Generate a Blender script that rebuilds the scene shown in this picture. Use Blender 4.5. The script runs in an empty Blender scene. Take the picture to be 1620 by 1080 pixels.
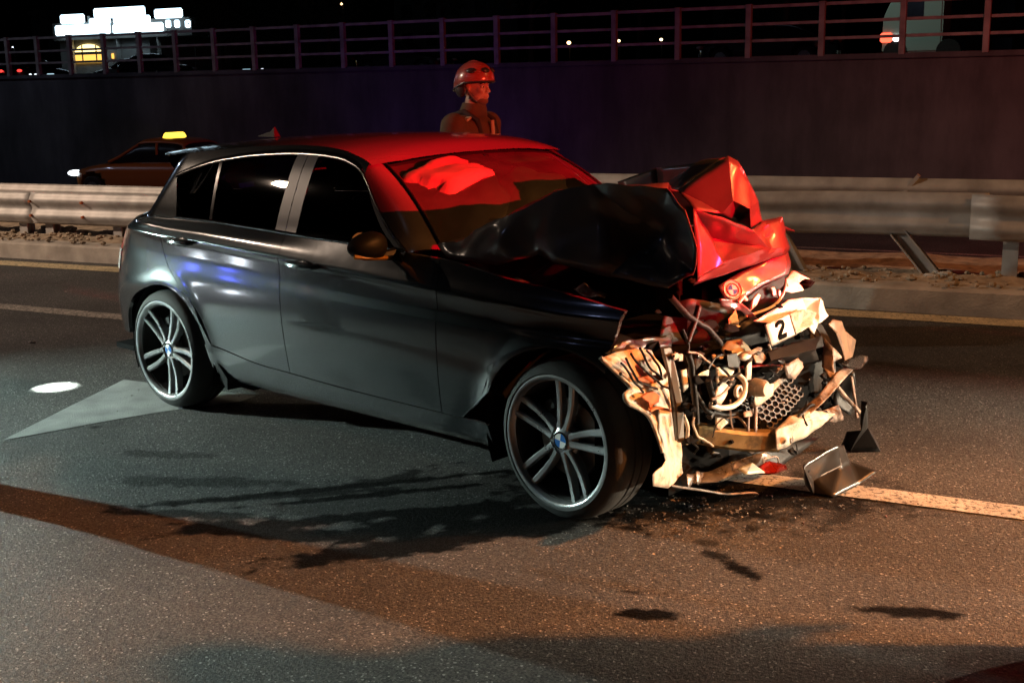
import bpy, bmesh, math, random
from math import sin, cos, pi, radians, sqrt, exp
from mathutils import Vector, Matrix, noise, Quaternion

random.seed(7)
scene = bpy.context.scene
col = scene.collection

# ------------------------------------------------------------------ camera
CAR_YAW = radians(-15.5)                 # the car stands askew to the road (X runs along the road)
CR = Matrix.Rotation(CAR_YAW, 3, 'Z')
F_PX, CAMC = 1900.0, Vector((5.5254, -4.2932, 1.6702))     # camera in the car's frame
yaw, pit, rol = 2.29961881, -0.211822026, -0.0174532925
_fw = Vector((cos(yaw)*cos(pit), sin(yaw)*cos(pit), sin(pit)))
_r = Vector((sin(yaw), -cos(yaw), 0)); _u = _r.cross(_fw)
_r2 = _r*cos(rol) + _u*sin(rol); _u2 = -_r*sin(rol) + _u*cos(rol)
cam = bpy.data.cameras.new('camera'); camo = bpy.data.objects.new('camera', cam); col.objects.link(camo)
M = Matrix((( _r2.x, _u2.x, -_fw.x), (_r2.y, _u2.y, -_fw.y), (_r2.z, _u2.z, -_fw.z)))
camo.matrix_world = Matrix.Translation(CR @ CAMC) @ (CR @ M).to_4x4()
cam.sensor_width = 36; cam.lens = 36*F_PX/1620; cam.clip_end = 3000; cam.clip_start = .05
scene.camera = camo

# ------------------------------------------------------------------ night sky, lamps, exposure
world = bpy.data.worlds.new('World'); scene.world = world; world.use_nodes = True
wn = world.node_tree; bg = wn.nodes['Background']
sky = wn.nodes.new('ShaderNodeTexSky'); sky.sky_type = 'NISHITA'; sky.sun_disc = False
sky.sun_elevation = radians(-9); sky.sun_rotation = radians(200)
wn.links.new(sky.outputs[0], bg.inputs[0]); bg.inputs[1].default_value = 0.05
scene.view_settings.view_transform = 'Standard'; scene.view_settings.look = 'None'
scene.view_settings.exposure = 0; scene.view_settings.gamma = 1
scene.view_settings.use_curve_mapping = False
scene.cycles.use_denoising = True
scene.cycles.max_bounces = 8; scene.cycles.transparent_max_bounces = 12

def lamp(name, kind, loc, colr, power, aim=None, size=.1, angle=60, blend=.3):
    l = bpy.data.lights.new(name, kind); l.color = colr; l.energy = power
    o = bpy.data.objects.new(name, l); col.objects.link(o); o.location = loc
    if kind == 'SUN': l.angle = radians(.5)
    else: l.shadow_soft_size = size
    if kind == 'SPOT': l.spot_size = radians(angle); l.spot_blend = blend
    if aim is not None: o.rotation_euler = (Vector(aim)-Vector(loc)).to_track_quat('-Z', 'Y').to_euler()
    return o
lamp('moon', 'SUN', (0, 0, 40), (.7, .8, 1), .004, aim=(8, 12, 0))
# lamp to the left, out of frame; added stand and shields give the low cut-off (built further down)
WL = Vector((-4.0, -1.95, 1.23))
lamp('added_work_light_beam', 'SPOT', WL, (.72, .97, .90), 1500, aim=(-.3, -1.6, .3), size=.017, angle=84, blend=1)
# headlights of the vehicle facing the wreck from the right, out of frame
for y in (.95, 2.19): lamp('warm_headlight', 'SPOT', (8.3, y, .72), (1, .81, .58), 2100, aim=(3.0, -.6, .45), size=.006, angle=44, blend=.6)
# beacons of the emergency vehicles, with added tint and glint lamps among them
lamp('red_beacon_and_fill', 'SPOT', (9.7, -1.3, 2.25), (1, .002, .010), 34000, aim=(2.4, -.35, 1.3), size=.02, angle=25, blend=.8)
lamp('red_beacon_and_fill', 'SPOT', (7.5, -2.2, 2.3), (1, .05, .02), 1700, aim=(.95, 1.25, 1.62), size=.05, angle=9, blend=.8)  # red spot added to light the rescuer alone
lamp('red_beacon_and_fill', 'POINT', (6.5, 11.5, 3.2), (1, .07, .06), 380, size=.12)  # red point added near the wall to tint it
lamp('blue_beacon_and_fill', 'POINT', (-4.6, -2.85, .59), (.07, .10, 1), 5, size=.035)
lamp('blue_beacon_and_fill', 'POINT', (-4.7, -2.53, .63), (.07, .10, 1), 3, size=.03)
lamp('glint_lamp', 'POINT', (-4.3, -2.72, .10), (.85, .93, 1), 5, size=.05)  # these two low lamps are added for glints on the car's side
lamp('glint_lamp', 'POINT', (-5.0, -2.62, .16), (.85, .93, 1), 4, size=.05)
lamp('blue_beacon_and_fill', 'POINT', (-9.0, 13.0, .2), (.30, .12, 1), 60, size=.12)  # purple lamp added low beyond the median to tint the wall
# street lamps, with added fill lamps among them
lamp('street_and_fill_glow', 'SPOT', (11.5, 1.2, 6.5), (1, .31, .07), 13500, aim=(4.4, -2.7, 0), size=.2, angle=41, blend=.9)
lamp('street_and_fill_glow', 'SPOT', (11.5, 1.2, 8.5), (1, .42, .14), 1500, aim=(5.6, 3, 0), size=.2, angle=62, blend=.8)
lamp('street_and_fill_glow', 'SPOT', (-15, -5, 8.5), (1, .74, .55), 8500, aim=(-6.0, 3.0, .2), size=.2, angle=60, blend=.9)
lamp('street_and_fill_glow', 'SPOT', (-15, 9, 6), (1, .5, .2), 110, aim=(-15, 14.5, .3), size=.2, angle=60, blend=1)  # orange fill added over the taxi
lamp('street_and_fill_glow', 'POINT', (-6, -10, 7), (.50, .58, 1), 45, size=.25)  # cool fill added for the window frames and pillars
lamp('street_and_fill_glow', 'POINT', (-26, 9, 8), (.6, .75, 1), 330, size=.2)
# hand torch shining on the road beside the rear wheel
lamp('hand_torch', 'SPOT', (-1.5, -1.05, 1.4), (.85, 1, .92), 9000, aim=(-1.17, -.745, 0), size=.02, angle=10, blend=1)

# ------------------------------------------------------------------ helpers
def ray(u, v):
    return (_fw*F_PX + _r2*(u-810) - _u2*(v-540))
def at(u, v, x=None, y=None, z=None):
    """a point of the car's frame that stands on the plane x, y or z"""
    d = ray(u, v)
    if x is not None: t = (x-CAMC.x)/d.x
    elif y is not None: t = (y-CAMC.y)/d.y
    else: t = (z-CAMC.z)/d.z
    return CAMC + d*t
def aw(u, v, Y=None, z=None):
    """a point of the road's frame on the plane Y or z"""
    d = CR @ ray(u, v); c = CR @ CAMC
    t = (Y-c.y)/d.y if Y is not None else (z-c.z)/d.z
    return c + d*t

def lerp(a, b, t): return a+(b-a)*t
def interp(x, pts):
    if x <= pts[0][0]: return pts[0][1]
    n = len(pts)
    for i in range(n-1):
        if x <= pts[i+1][0]:
            x0, y0 = pts[i]; x1, y1 = pts[i+1]; h = x1-x0
            def sl(k):
                if k <= 0 or k >= n-1: return None
                return (pts[k+1][1]-pts[k-1][1])/(pts[k+1][0]-pts[k-1][0])
            d = (y1-y0)/h; m0 = sl(i); m1 = sl(i+1)
            m0 = d if m0 is None else m0; m1 = d if m1 is None else m1
            if d == 0: m0 = m1 = 0
            else:
                m0 = 0 if m0*d < 0 else max(-3*abs(d), min(3*abs(d), m0)); m1 = 0 if m1*d < 0 else max(-3*abs(d), min(3*abs(d), m1))
            t = (x-x0)/h; t2 = t*t; t3 = t2*t
            return (2*t3-3*t2+1)*y0+(t3-2*t2+t)*h*m0+(-2*t3+3*t2)*y1+(t3-t2)*h*m1
    return pts[-1][1]
def nz(x, y, z=0, s=1): return noise.noise(Vector((x*s, y*s, z*s)))

class MB:
    def __init__(s): s.v = []; s.f = []
    def add(s, vs, fs):
        o = len(s.v); s.v += [tuple(p) for p in vs]; s.f += [[i+o for i in f] for f in fs]; return s
    def box(s, c, d, rot=None, taper=1.0):
        vs = []
        for sx, sy, sz in ((-1,-1,-1),(1,-1,-1),(1,1,-1),(-1,1,-1),(-1,-1,1),(1,-1,1),(1,1,1),(-1,1,1)):
            k = taper if sz > 0 else 1
            p = Vector((sx*d[0]/2*k, sy*d[1]/2*k, sz*d[2]/2))
            if rot: p = rot @ p
            vs.append(p+Vector(c))
        return s.add(vs, [(0,3,2,1),(4,5,6,7),(0,1,5,4),(1,2,6,5),(2,3,7,6),(3,0,4,7)])
    def grid(s, fn, nu, nv, flip=False):
        vs = [fn(i/nu, j/nv) for i in range(nu+1) for j in range(nv+1)]
        fs = []
        for i in range(nu):
            for j in range(nv):
                a = i*(nv+1)+j; q = (a, a+nv+1, a+nv+2, a+1)
                fs.append(q[::-1] if flip else q)
        return s.add(vs, fs)
    def tube(s, pts, r, n=8, cap=True, closed=False):
        pts = [Vector(p) for p in pts]; rings = []; m = len(pts); up = None
        for i, p in enumerate(pts):
            if closed: t = pts[(i+1) % m]-pts[i-1]
            else: t = pts[min(i+1, m-1)]-pts[max(i-1, 0)]
            t.normalize()
            if up is None: up = t.orthogonal().normalized()
            up = (up-t*up.dot(t))
            up = up.normalized() if up.length > 1e-6 else t.orthogonal().normalized()
            w = t.cross(up); rr = r[i] if isinstance(r, (list, tuple)) else r
            rings.append([p+(up*cos(a)+w*sin(a))*rr for a in [2*pi*k/n for k in range(n)]])
        vs = [q for g in rings for q in g]; fs = []
        for i in range(m if closed else m-1):
            for k in range(n):
                a = i*n; b = ((i+1) % m)*n
                fs.append((a+k, a+(k+1) % n, b+(k+1) % n, b+k))
        if cap and not closed:
            fs.append(tuple(range(n))[::-1]); fs.append(tuple((m-1)*n+k for k in range(n)))
        return s.add(vs, fs)
    def lathe(s, prof, n=48, axis='Y', c=(0,0,0), closed=False):
        vs = []; fs = []; m = len(prof)
        for r, h in prof:
            for k in range(n):
                a = 2*pi*k/n
                if axis == 'Y': p = (r*cos(a), h, r*sin(a))
                elif axis == 'Z': p = (r*cos(a), r*sin(a), h)
                else: p = (h, r*cos(a), r*sin(a))
                vs.append(Vector(p)+Vector(c))
        for i in range(m if closed else m-1):
            j = (i+1) % m
            for k in range(n): fs.append((i*n+k, i*n+(k+1) % n, j*n+(k+1) % n, j*n+k))
        return s.add(vs, fs)
    def ell(s, c, r, n=16, m=10, rot=None):
        def fn(a, b):
            th = 2*pi*a; ph = pi*b-pi/2
            p = Vector((r[0]*cos(th)*cos(ph), r[1]*sin(th)*cos(ph), r[2]*sin(ph)))
            if rot: p = rot @ p
            return p+Vector(c)
        return s.grid(fn, n, m)
    def prism(s, poly, off):
        n = len(poly); off = Vector(off); a = [Vector(p) for p in poly]
        return s.add(a+[p+off for p in a], [tuple(range(n))[::-1], tuple(range(n, 2*n))]+[(i, (i+1) % n, (i+1) % n+n, i+n) for i in range(n)])
    def build(s, name, mat, parent=None, smooth=35, thick=0, bevel=0, sub=0, weld=True, loc=None, offset=-1):
        me = bpy.data.meshes.new(name); me.from_pydata(s.v, [], s.f)
        bm = bmesh.new(); bm.from_mesh(me)
        if weld: bmesh.ops.remove_doubles(bm, verts=bm.verts, dist=1e-5)
        if bevel: bmesh.ops.bevel(bm, geom=bm.edges[:], offset=bevel, segments=2, affect='EDGES', clamp_overlap=True)
        bmesh.ops.recalc_face_normals(bm, faces=bm.faces) if not thick else None
        bm.to_mesh(me); bm.free()
        if smooth:
            for p in me.polygons: p.use_smooth = True
            me.set_sharp_from_angle(angle=radians(smooth))
        o = bpy.data.objects.new(name, me); col.objects.link(o)
        for m_ in (mat if isinstance(mat, (list, tuple)) else [mat]): me.materials.append(m_)
        if thick:
            md = o.modifiers.new('solidify', 'SOLIDIFY'); md.thickness = thick; md.offset = offset
        if sub:
            md = o.modifiers.new('subsurf', 'SUBSURF'); md.levels = md.render_levels = sub
        if parent: o.parent = parent
        if loc: o.location = loc
        return o
def empty(name, loc=(0,0,0), rz=0):
    o = bpy.data.objects.new(name, None); col.objects.link(o); o.location = loc; o.rotation_euler = (0,0,rz); o.empty_display_size = .2
    return o
def tag(o, label=None, cat=None, group=None, kind=None):
    if label: o['label'] = label
    if cat: o['category'] = cat
    if group: o['group'] = group
    if kind: o['kind'] = kind
    return o
def bake(o):
    """turn an object's modifiers into plain mesh"""
    dg = bpy.context.evaluated_depsgraph_get(); dg.update()
    me = bpy.data.meshes.new_from_object(o.evaluated_get(dg)); old = o.data; nm = old.name
    o.modifiers.clear(); o.data = me; bpy.data.meshes.remove(old); me.name = nm
    return o
def copy_tree(o, parent=None):
    c = o.copy(); col.objects.link(c)
    if parent: c.parent = parent
    for ch in list(o.children): copy_tree(ch, c)
    return c

# ------------------------------------------------------------------ materials
def mat(name, c, rough=.5, metal=0, coat=0, spec=.5, var=0, vscale=8, bump=0, bscale=60, dust=0, dustc=(.16,.15,.14), coatr=.05, emit=None, estr=0, rvar=0, top=0, topc=(.17,.165,.16), grime=0):
    m = bpy.data.materials.new(name); m.use_nodes = True; nt = m.node_tree; N = nt.nodes; L = nt.links
    b = N['Principled BSDF']; b.inputs['Base Color'].default_value = (*c, 1); b.inputs['Roughness'].default_value = rough
    b.inputs['Metallic'].default_value = metal; b.inputs['Coat Weight'].default_value = coat; b.inputs['Coat Roughness'].default_value = coatr
    b.inputs['Specular IOR Level'].default_value = spec
    tc = N.new('ShaderNodeTexCoord')
    cur = None
    if var:
        n = N.new('ShaderNodeTexNoise'); n.inputs['Scale'].default_value = vscale; n.inputs['Detail'].default_value = 6; L.new(tc.outputs['Object'], n.inputs['Vector'])
        r = N.new('ShaderNodeMapRange'); r.inputs[1].default_value = .3; r.inputs[2].default_value = .7; r.inputs[3].default_value = 1-var; r.inputs[4].default_value = 1+var
        L.new(n.outputs['Fac'], r.inputs[0])
        x = N.new('ShaderNodeMix'); x.data_type = 'RGBA'; x.blend_type = 'MULTIPLY'; x.inputs['Factor'].default_value = 1; x.inputs['A'].default_value = (*c, 1)
        L.new(r.outputs[0], x.inputs['B']); cur = x.outputs['Result']
    if dust:
        n = N.new('ShaderNodeTexNoise'); n.inputs['Scale'].default_value = 3.2; n.inputs['Detail'].default_value = 8; n.inputs['Roughness'].default_value = .65; L.new(tc.outputs['Object'], n.inputs['Vector'])
        r = N.new('ShaderNodeMapRange'); r.inputs[1].default_value = .35; r.inputs[2].default_value = .75; r.inputs[3].default_value = dust*.35; r.inputs[4].default_value = dust
        L.new(n.outputs['Fac'], r.inputs[0])
        x = N.new('ShaderNodeMix'); x.data_type = 'RGBA'; x.inputs['A'].default_value = (*c, 1); x.inputs['B'].default_value = (*dustc, 1)
        if cur: L.new(cur, x.inputs['A'])
        L.new(r.outputs[0], x.inputs['Factor']); cur = x.outputs['Result']
        q = N.new('ShaderNodeMapRange'); q.inputs[3].default_value = coatr; q.inputs[4].default_value = coatr+.12; L.new(n.outputs['Fac'], q.inputs[0]); L.new(q.outputs[0], b.inputs['Coat Roughness'])
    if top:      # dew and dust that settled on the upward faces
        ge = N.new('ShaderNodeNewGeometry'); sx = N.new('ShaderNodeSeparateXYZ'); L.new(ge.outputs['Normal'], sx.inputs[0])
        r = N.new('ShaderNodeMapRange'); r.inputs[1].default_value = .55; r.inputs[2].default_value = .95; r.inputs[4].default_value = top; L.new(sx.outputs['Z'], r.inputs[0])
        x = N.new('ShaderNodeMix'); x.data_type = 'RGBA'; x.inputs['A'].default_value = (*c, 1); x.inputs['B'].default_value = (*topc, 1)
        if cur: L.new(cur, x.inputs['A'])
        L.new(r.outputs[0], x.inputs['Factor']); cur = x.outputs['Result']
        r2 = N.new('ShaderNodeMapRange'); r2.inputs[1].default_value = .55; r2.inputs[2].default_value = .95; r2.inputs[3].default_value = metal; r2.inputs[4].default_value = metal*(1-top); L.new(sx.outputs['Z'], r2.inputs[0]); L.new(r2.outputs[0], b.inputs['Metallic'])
    if grime:    # oil and soot in patches
        n = N.new('ShaderNodeTexNoise'); n.inputs['Scale'].default_value = 11; n.inputs['Detail'].default_value = 9; n.inputs['Roughness'].default_value = .7; L.new(tc.outputs['Object'], n.inputs['Vector'])
        r = N.new('ShaderNodeMapRange'); r.inputs[1].default_value = .50; r.inputs[2].default_value = .60; r.inputs[4].default_value = grime; L.new(n.outputs['Fac'], r.inputs[0])
        x = N.new('ShaderNodeMix'); x.data_type = 'RGBA'; x.inputs['A'].default_value = (*c, 1); x.inputs['B'].default_value = (.030,.020,.013,1)
        if cur: L.new(cur, x.inputs['A'])
        L.new(r.outputs[0], x.inputs['Factor']); cur = x.outputs['Result']
    if cur: L.new(cur, b.inputs['Base Color'])
    if rvar:
        n = N.new('ShaderNodeTexNoise'); n.inputs['Scale'].default_value = vscale*1.7; n.inputs['Detail'].default_value = 5; L.new(tc.outputs['Object'], n.inputs['Vector'])
        r = N.new('ShaderNodeMapRange'); r.inputs[1].default_value = .3; r.inputs[2].default_value = .7; r.inputs[3].default_value = max(.02, rough-rvar); r.inputs[4].default_value = min(1, rough+rvar)
        L.new(n.outputs['Fac'], r.inputs[0]); L.new(r.outputs[0], b.inputs['Roughness'])
    if bump:
        n = N.new('ShaderNodeTexNoise'); n.inputs['Scale'].default_value = bscale; n.inputs['Detail'].default_value = 4; L.new(tc.outputs['Object'], n.inputs['Vector'])
        bp = N.new('ShaderNodeBump'); bp.inputs['Strength'].default_value = bump; bp.inputs['Distance'].default_value = .01
        L.new(n.outputs['Fac'], bp.inputs['Height']); L.new(bp.outputs[0], b.inputs['Normal'])
    if emit:
        b.inputs['Emission Color'].default_value = (*emit, 1); b.inputs['Emission Strength'].default_value = estr
    return m
def glass(name, tint, refl=.9, rough=.02, film=0):
    m = bpy.data.materials.new(name); m.use_nodes = True; nt = m.node_tree; N = nt.nodes; L = nt.links; N.clear()
    out = N.new('ShaderNodeOutputMaterial'); t = N.new('ShaderNodeBsdfTransparent'); t.inputs[0].default_value = (*tint, 1)
    g = N.new('ShaderNodeBsdfGlossy'); g.inputs['Roughness'].default_value = rough; g.inputs[0].default_value = (refl, refl, refl, 1)
    fr = N.new('ShaderNodeFresnel'); fr.inputs[0].default_value = 1.5
    mx = N.new('ShaderNodeMixShader'); L.new(fr.outputs[0], mx.inputs[0]); L.new(t.outputs[0], mx.inputs[1]); L.new(g.outputs[0], mx.inputs[2]); 
    res = mx.outputs[0]
    if film:     # dust and dew film
        df = N.new('ShaderNodeBsdfDiffuse'); df.inputs[0].default_value = (.7,.68,.66,1); tc = N.new('ShaderNodeTexCoord'); n = N.new('ShaderNodeTexNoise'); n.inputs['Scale'].default_value = 4; n.inputs['Detail'].default_value = 9; n.inputs['Roughness'].default_value = .7
        L.new(tc.outputs['Object'], n.inputs['Vector']); r = N.new('ShaderNodeMapRange'); r.inputs[1].default_value = .3; r.inputs[2].default_value = .7; r.inputs[3].default_value = film*.6; r.inputs[4].default_value = film*1.4; L.new(n.outputs['Fac'], r.inputs[0])
        m2 = N.new('ShaderNodeMixShader'); L.new(r.outputs[0], m2.inputs[0]); L.new(res, m2.inputs[1]); L.new(df.outputs[0], m2.inputs[2]); res = m2.outputs[0]
    L.new(res, out.inputs[0])
    return m
def glow(name, c, s):
    m = bpy.data.materials.new(name); m.use_nodes = True; N = m.node_tree.nodes; N.clear()
    out = N.new('ShaderNodeOutputMaterial'); e = N.new('ShaderNodeEmission'); e.inputs[0].default_value = (*c, 1); e.inputs[1].default_value = s
    m.node_tree.links.new(e.outputs[0], out.inputs[0]); return m
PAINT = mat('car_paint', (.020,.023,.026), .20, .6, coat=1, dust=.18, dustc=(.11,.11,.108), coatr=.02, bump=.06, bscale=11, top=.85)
PAINTH = mat('scuffed_paint', (.036,.038,.041), .5, .35, coat=.6, coatr=.08, dust=.28, dustc=(.13,.125,.12), bump=.10, bscale=9)
GLOSSB = mat('gloss_black', (.010,.010,.012), .16, spec=.5, dust=.06)
PILLARM = mat('pillar_film', (.055,.055,.075), .35, spec=.5, var=.1)
TAILM = mat('tail_lens', (.50,.012,.012), .15, coat=1)
TRIM = mat('trim_strip', (.10,.10,.11), .25, .9)
BLACKP = mat('black_plastic', (.008,.008,.008), .5, spec=.22, var=.3, bump=.1, bscale=180)
DARKIN = mat('dark_interior', (.005,.005,.005), .9, spec=.05)
RUBBER = mat('tyre_rubber', (.014,.014,.014), .78, var=.35, vscale=18, dust=.3, dustc=(.05,.047,.042), bump=.15, bscale=120)
ALLOY = mat('wheel_alloy', (.36,.37,.38), .34, .75, var=.15, rvar=.1)
ALLOYD = mat('alloy_barrel', (.10,.10,.105), .4, .8, var=.2)
STEEL = mat('brake_steel', (.22,.2,.18), .4, .9, var=.3)
WSCREEN = glass('windscreen_glass', (.82,.86,.84), film=.042)
SGLASS = glass('tinted_glass', (.28,.29,.31))
AIRBAG = mat('airbag_cloth', (.20,.165,.115), .85, var=.12, bump=.5, bscale=14)
SEATM = mat('seat_cloth', (.03,.03,.032), .85, bump=.2, bscale=200)
CREAM = mat('raw_liner', (.60,.53,.43), .6, var=.25, vscale=14, bump=.2, bscale=40, dust=.3, dustc=(.30,.22,.14), grime=.5)
WHITEP = mat('white_plastic', (.72,.69,.62), .4, var=.10, vscale=20, grime=.15)
REFLEC = mat('plate_white', (.82,.82,.80), .35, var=.05)
PINKP = mat('scuffed_plastic', (.33,.24,.19), .5, var=.3, vscale=18, bump=.2, bscale=60, grime=.85)
OCHRE = mat('primer_beam', (.24,.17,.075), .45, .3, var=.3, vscale=16, rvar=.15, grime=.6)
GREYM = mat('bare_metal', (.36,.34,.32), .34, .8, var=.3, vscale=22, rvar=.15, grime=.7)
GALV = mat('galvanised_steel', (.40,.38,.36), .55, .25, var=.3, vscale=5, bump=.12, bscale=30, dust=.3, dustc=(.22,.19,.15))
RUST = mat('rust', (.42,.11,.03), .85, var=.3, vscale=30)
REDL = mat('red_lens', (.20,.012,.008), .12, coat=1)
CLEARL = glass('clear_lens', (.85,.72,.66), rough=.12)
LENSW = mat('white_lens', (.75,.75,.75), .1, coat=1)

# ------------------------------------------------------------------ road, kerb and markings
def asphalt():
    m = bpy.data.materials.new('asphalt'); m.use_nodes = True; nt = m.node_tree; N = nt.nodes; L = nt.links
    b = N['Principled BSDF']; tc = N.new('ShaderNodeTexCoord')
    def no(sc, det=4, r=.6):
        n = N.new('ShaderNodeTexNoise'); n.inputs['Scale'].default_value = sc; n.inputs['Detail'].default_value = det; n.inputs['Roughness'].default_value = r
        L.new(tc.outputs['Object'], n.inputs['Vector']); return n
    def vo(sc):
        n = N.new('ShaderNodeTexVoronoi'); n.inputs['Scale'].default_value = sc; L.new(tc.outputs['Object'], n.inputs['Vector']); return n
    v1 = vo(170); v2 = vo(85); big = no(.9, 7, .68); fine = no(220, 3)
    # stone colour per chip
    cr = N.new('ShaderNodeValToRGB'); cr.color_ramp.elements[0].color = (.027,.027,.026,1); cr.color_ramp.elements[1].color = (.125,.118,.108,1)
    cr.color_ramp.elements[0].position = .25; cr.color_ramp.elements[1].position = .95
    sep = N.new('ShaderNodeSeparateColor'); L.new(v1.outputs['Color'], sep.inputs[0]); L.new(sep.outputs[0], cr.inputs[0])
    e_ = cr.color_ramp.elements.new(.972); e_.color = (.13,.125,.115,1); e_ = cr.color_ramp.elements.new(.985); e_.color = (.42,.41,.39,1)
    mr = N.new('ShaderNodeMapRange'); mr.inputs[1].default_value = .3; mr.inputs[2].default_value = .7; mr.inputs[3].default_value = .50; mr.inputs[4].default_value = 1.30; L.new(big.outputs['Fac'], mr.inputs[0])
    mx = N.new('ShaderNodeMix'); mx.data_type = 'RGBA'; mx.blend_type = 'MULTIPLY'; mx.inputs['Factor'].default_value = 1; L.new(cr.outputs[0], mx.inputs['A']); L.new(mr.outputs[0], mx.inputs['B'])
    # spilled oil and coolant plus painted shadow streaks, stored on the mesh
    a = N.new('ShaderNodeAttribute'); a.attribute_name = 'spill_and_shadow'
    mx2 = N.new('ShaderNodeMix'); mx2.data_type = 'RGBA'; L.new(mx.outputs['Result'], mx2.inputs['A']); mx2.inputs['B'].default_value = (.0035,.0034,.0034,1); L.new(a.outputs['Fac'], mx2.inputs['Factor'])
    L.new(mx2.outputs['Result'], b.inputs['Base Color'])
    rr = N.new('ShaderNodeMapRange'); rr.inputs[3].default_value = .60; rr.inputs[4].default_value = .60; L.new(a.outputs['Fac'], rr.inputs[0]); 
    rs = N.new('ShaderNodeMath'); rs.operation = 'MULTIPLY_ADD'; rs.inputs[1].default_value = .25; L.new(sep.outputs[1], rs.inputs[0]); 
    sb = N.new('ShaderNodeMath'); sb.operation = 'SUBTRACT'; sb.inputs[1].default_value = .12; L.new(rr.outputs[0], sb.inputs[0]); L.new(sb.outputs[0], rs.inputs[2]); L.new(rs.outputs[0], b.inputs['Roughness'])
    # relief: every chip has its own height and tilt
    n1 = no(70, 2, .5); n2 = no(260, 2, .5)
    ad = N.new('ShaderNodeMath'); ad.operation = 'MULTIPLY_ADD'; ad.inputs[1].default_value = .55; L.new(sep.outputs[2], ad.inputs[0]); L.new(n1.outputs['Fac'], ad.inputs[2])
    ad2 = N.new('ShaderNodeMath'); ad2.operation = 'MULTIPLY_ADD'; ad2.inputs[1].default_value = .9; L.new(n2.outputs['Fac'], ad2.inputs[0]); L.new(ad.outputs[0], ad2.inputs[2])
    bp = N.new('ShaderNodeBump'); bp.inputs['Strength'].default_value = .75; bp.inputs['Distance'].default_value = .008
    L.new(ad2.outputs[0], bp.inputs['Height']); L.new(bp.outputs[0], b.inputs['Normal'])
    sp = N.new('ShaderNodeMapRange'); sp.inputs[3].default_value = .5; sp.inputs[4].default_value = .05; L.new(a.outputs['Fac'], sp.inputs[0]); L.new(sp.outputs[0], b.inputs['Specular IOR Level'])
    return m
ASPH = asphalt()
SPILLS_AND_SHADOWS = [((3.72,-1.87),(.16,.035),.22,1), ((3.02,-1.66),(.06,.035),-.5,.9), ((3.12,-1.74),(.10,.035),-.55,1), ((2.96,-2.22),(.085,.035),.35,1), ((2.86,-2.08),(.04,.016),.3,.8),
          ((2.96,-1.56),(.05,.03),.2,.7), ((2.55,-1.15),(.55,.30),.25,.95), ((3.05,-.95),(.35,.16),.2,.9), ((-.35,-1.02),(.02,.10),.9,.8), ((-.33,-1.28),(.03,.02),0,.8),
          ((1.35,-1.58),(.78,.030),.71,1), ((1.56,-1.57),(.55,.032),.70,1), ((1.90,-1.75),(.40,.10),1.02,1), ((1.40,-2.12),(.40,.07),.225,1), ((1.95,-2.04),(.46,.09),.80,1), ((1.44,-1.48),(.36,.05),1.07,.85),  # long streaks from here on: shadows by the front wheel, painted dark
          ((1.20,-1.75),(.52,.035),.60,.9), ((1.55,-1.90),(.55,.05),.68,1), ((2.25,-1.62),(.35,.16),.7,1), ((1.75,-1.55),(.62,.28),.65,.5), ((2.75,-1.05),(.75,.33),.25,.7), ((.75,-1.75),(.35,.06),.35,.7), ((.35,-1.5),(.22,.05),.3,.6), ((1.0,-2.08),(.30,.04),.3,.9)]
def spill_and_shadow(x, y):
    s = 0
    for (cx, cy), (rx, ry), a, k in SPILLS_AND_SHADOWS:
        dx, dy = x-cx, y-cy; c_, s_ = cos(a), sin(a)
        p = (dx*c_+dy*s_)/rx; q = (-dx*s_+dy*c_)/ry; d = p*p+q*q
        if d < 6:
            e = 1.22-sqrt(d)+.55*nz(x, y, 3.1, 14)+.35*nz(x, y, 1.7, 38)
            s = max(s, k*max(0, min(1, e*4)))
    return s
mb = MB()
def axis(a, b, fine0, fine1, step):
    r = [a, (a*2+fine0)/3, (a+2*fine0)/3]; n = int((fine1-fine0)/step); r += [fine0+(fine1-fine0)*i/n for i in range(n+1)]; r += [(b+2*fine1)/3, (2*b+fine1)/3, b]
    return r
xs = axis(-160, 120, -1.2, 4.6, .02); ys = axis(-80, 3.3, -3.4, -.4, .02)
nx_, ny_ = len(xs), len(ys)
me = bpy.data.meshes.new('road')
me.from_pydata([(x, y, 0) for x in xs for y in ys], [], [(i*ny_+j, (i+1)*ny_+j, (i+1)*ny_+j+1, i*ny_+j+1) for i in range(nx_-1) for j in range(ny_-1)])
at_ = me.attributes.new('spill_and_shadow', 'FLOAT', 'POINT'); at_.data.foreach_set('value', [spill_and_shadow(x, y) for x in xs for y in ys])
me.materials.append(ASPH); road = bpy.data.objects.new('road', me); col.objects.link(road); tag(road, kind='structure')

def paint(name, c, wear=.35):
    m = mat(name, c, .6, var=.25, vscale=6, bump=.5, bscale=150); nt = m.node_tree; N = nt.nodes; L = nt.links
    b = N['Principled BSDF']; tc = N.new('ShaderNodeTexCoord')
    n = N.new('ShaderNodeTexNoise'); n.inputs['Scale'].default_value = 45; n.inputs['Detail'].default_value = 8; n.inputs['Roughness'].default_value = .75; L.new(tc.outputs['Object'], n.inputs['Vector'])
    r = N.new('ShaderNodeMapRange'); r.inputs[1].default_value = .72-wear*.5; r.inputs[2].default_value = .80-wear*.5; L.new(n.outputs['Fac'], r.inputs[0])
    x = N.new('ShaderNodeMix'); x.data_type = 'RGBA'; src = b.inputs['Base Color'].links[0].from_socket; L.new(src, x.inputs['A']); x.inputs['B'].default_value = (.06,.058,.055,1)
    L.new(r.outputs[0], x.inputs['Factor']); L.new(x.outputs['Result'], b.inputs['Base Color']); return m
WLINE = paint('white_road_paint', (.50,.49,.46), .42); YLINE = paint('yellow_road_paint', (.62,.50,.29), .4); PALEL = paint('pale_road_paint', (.40,.36,.31), .5)
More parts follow.
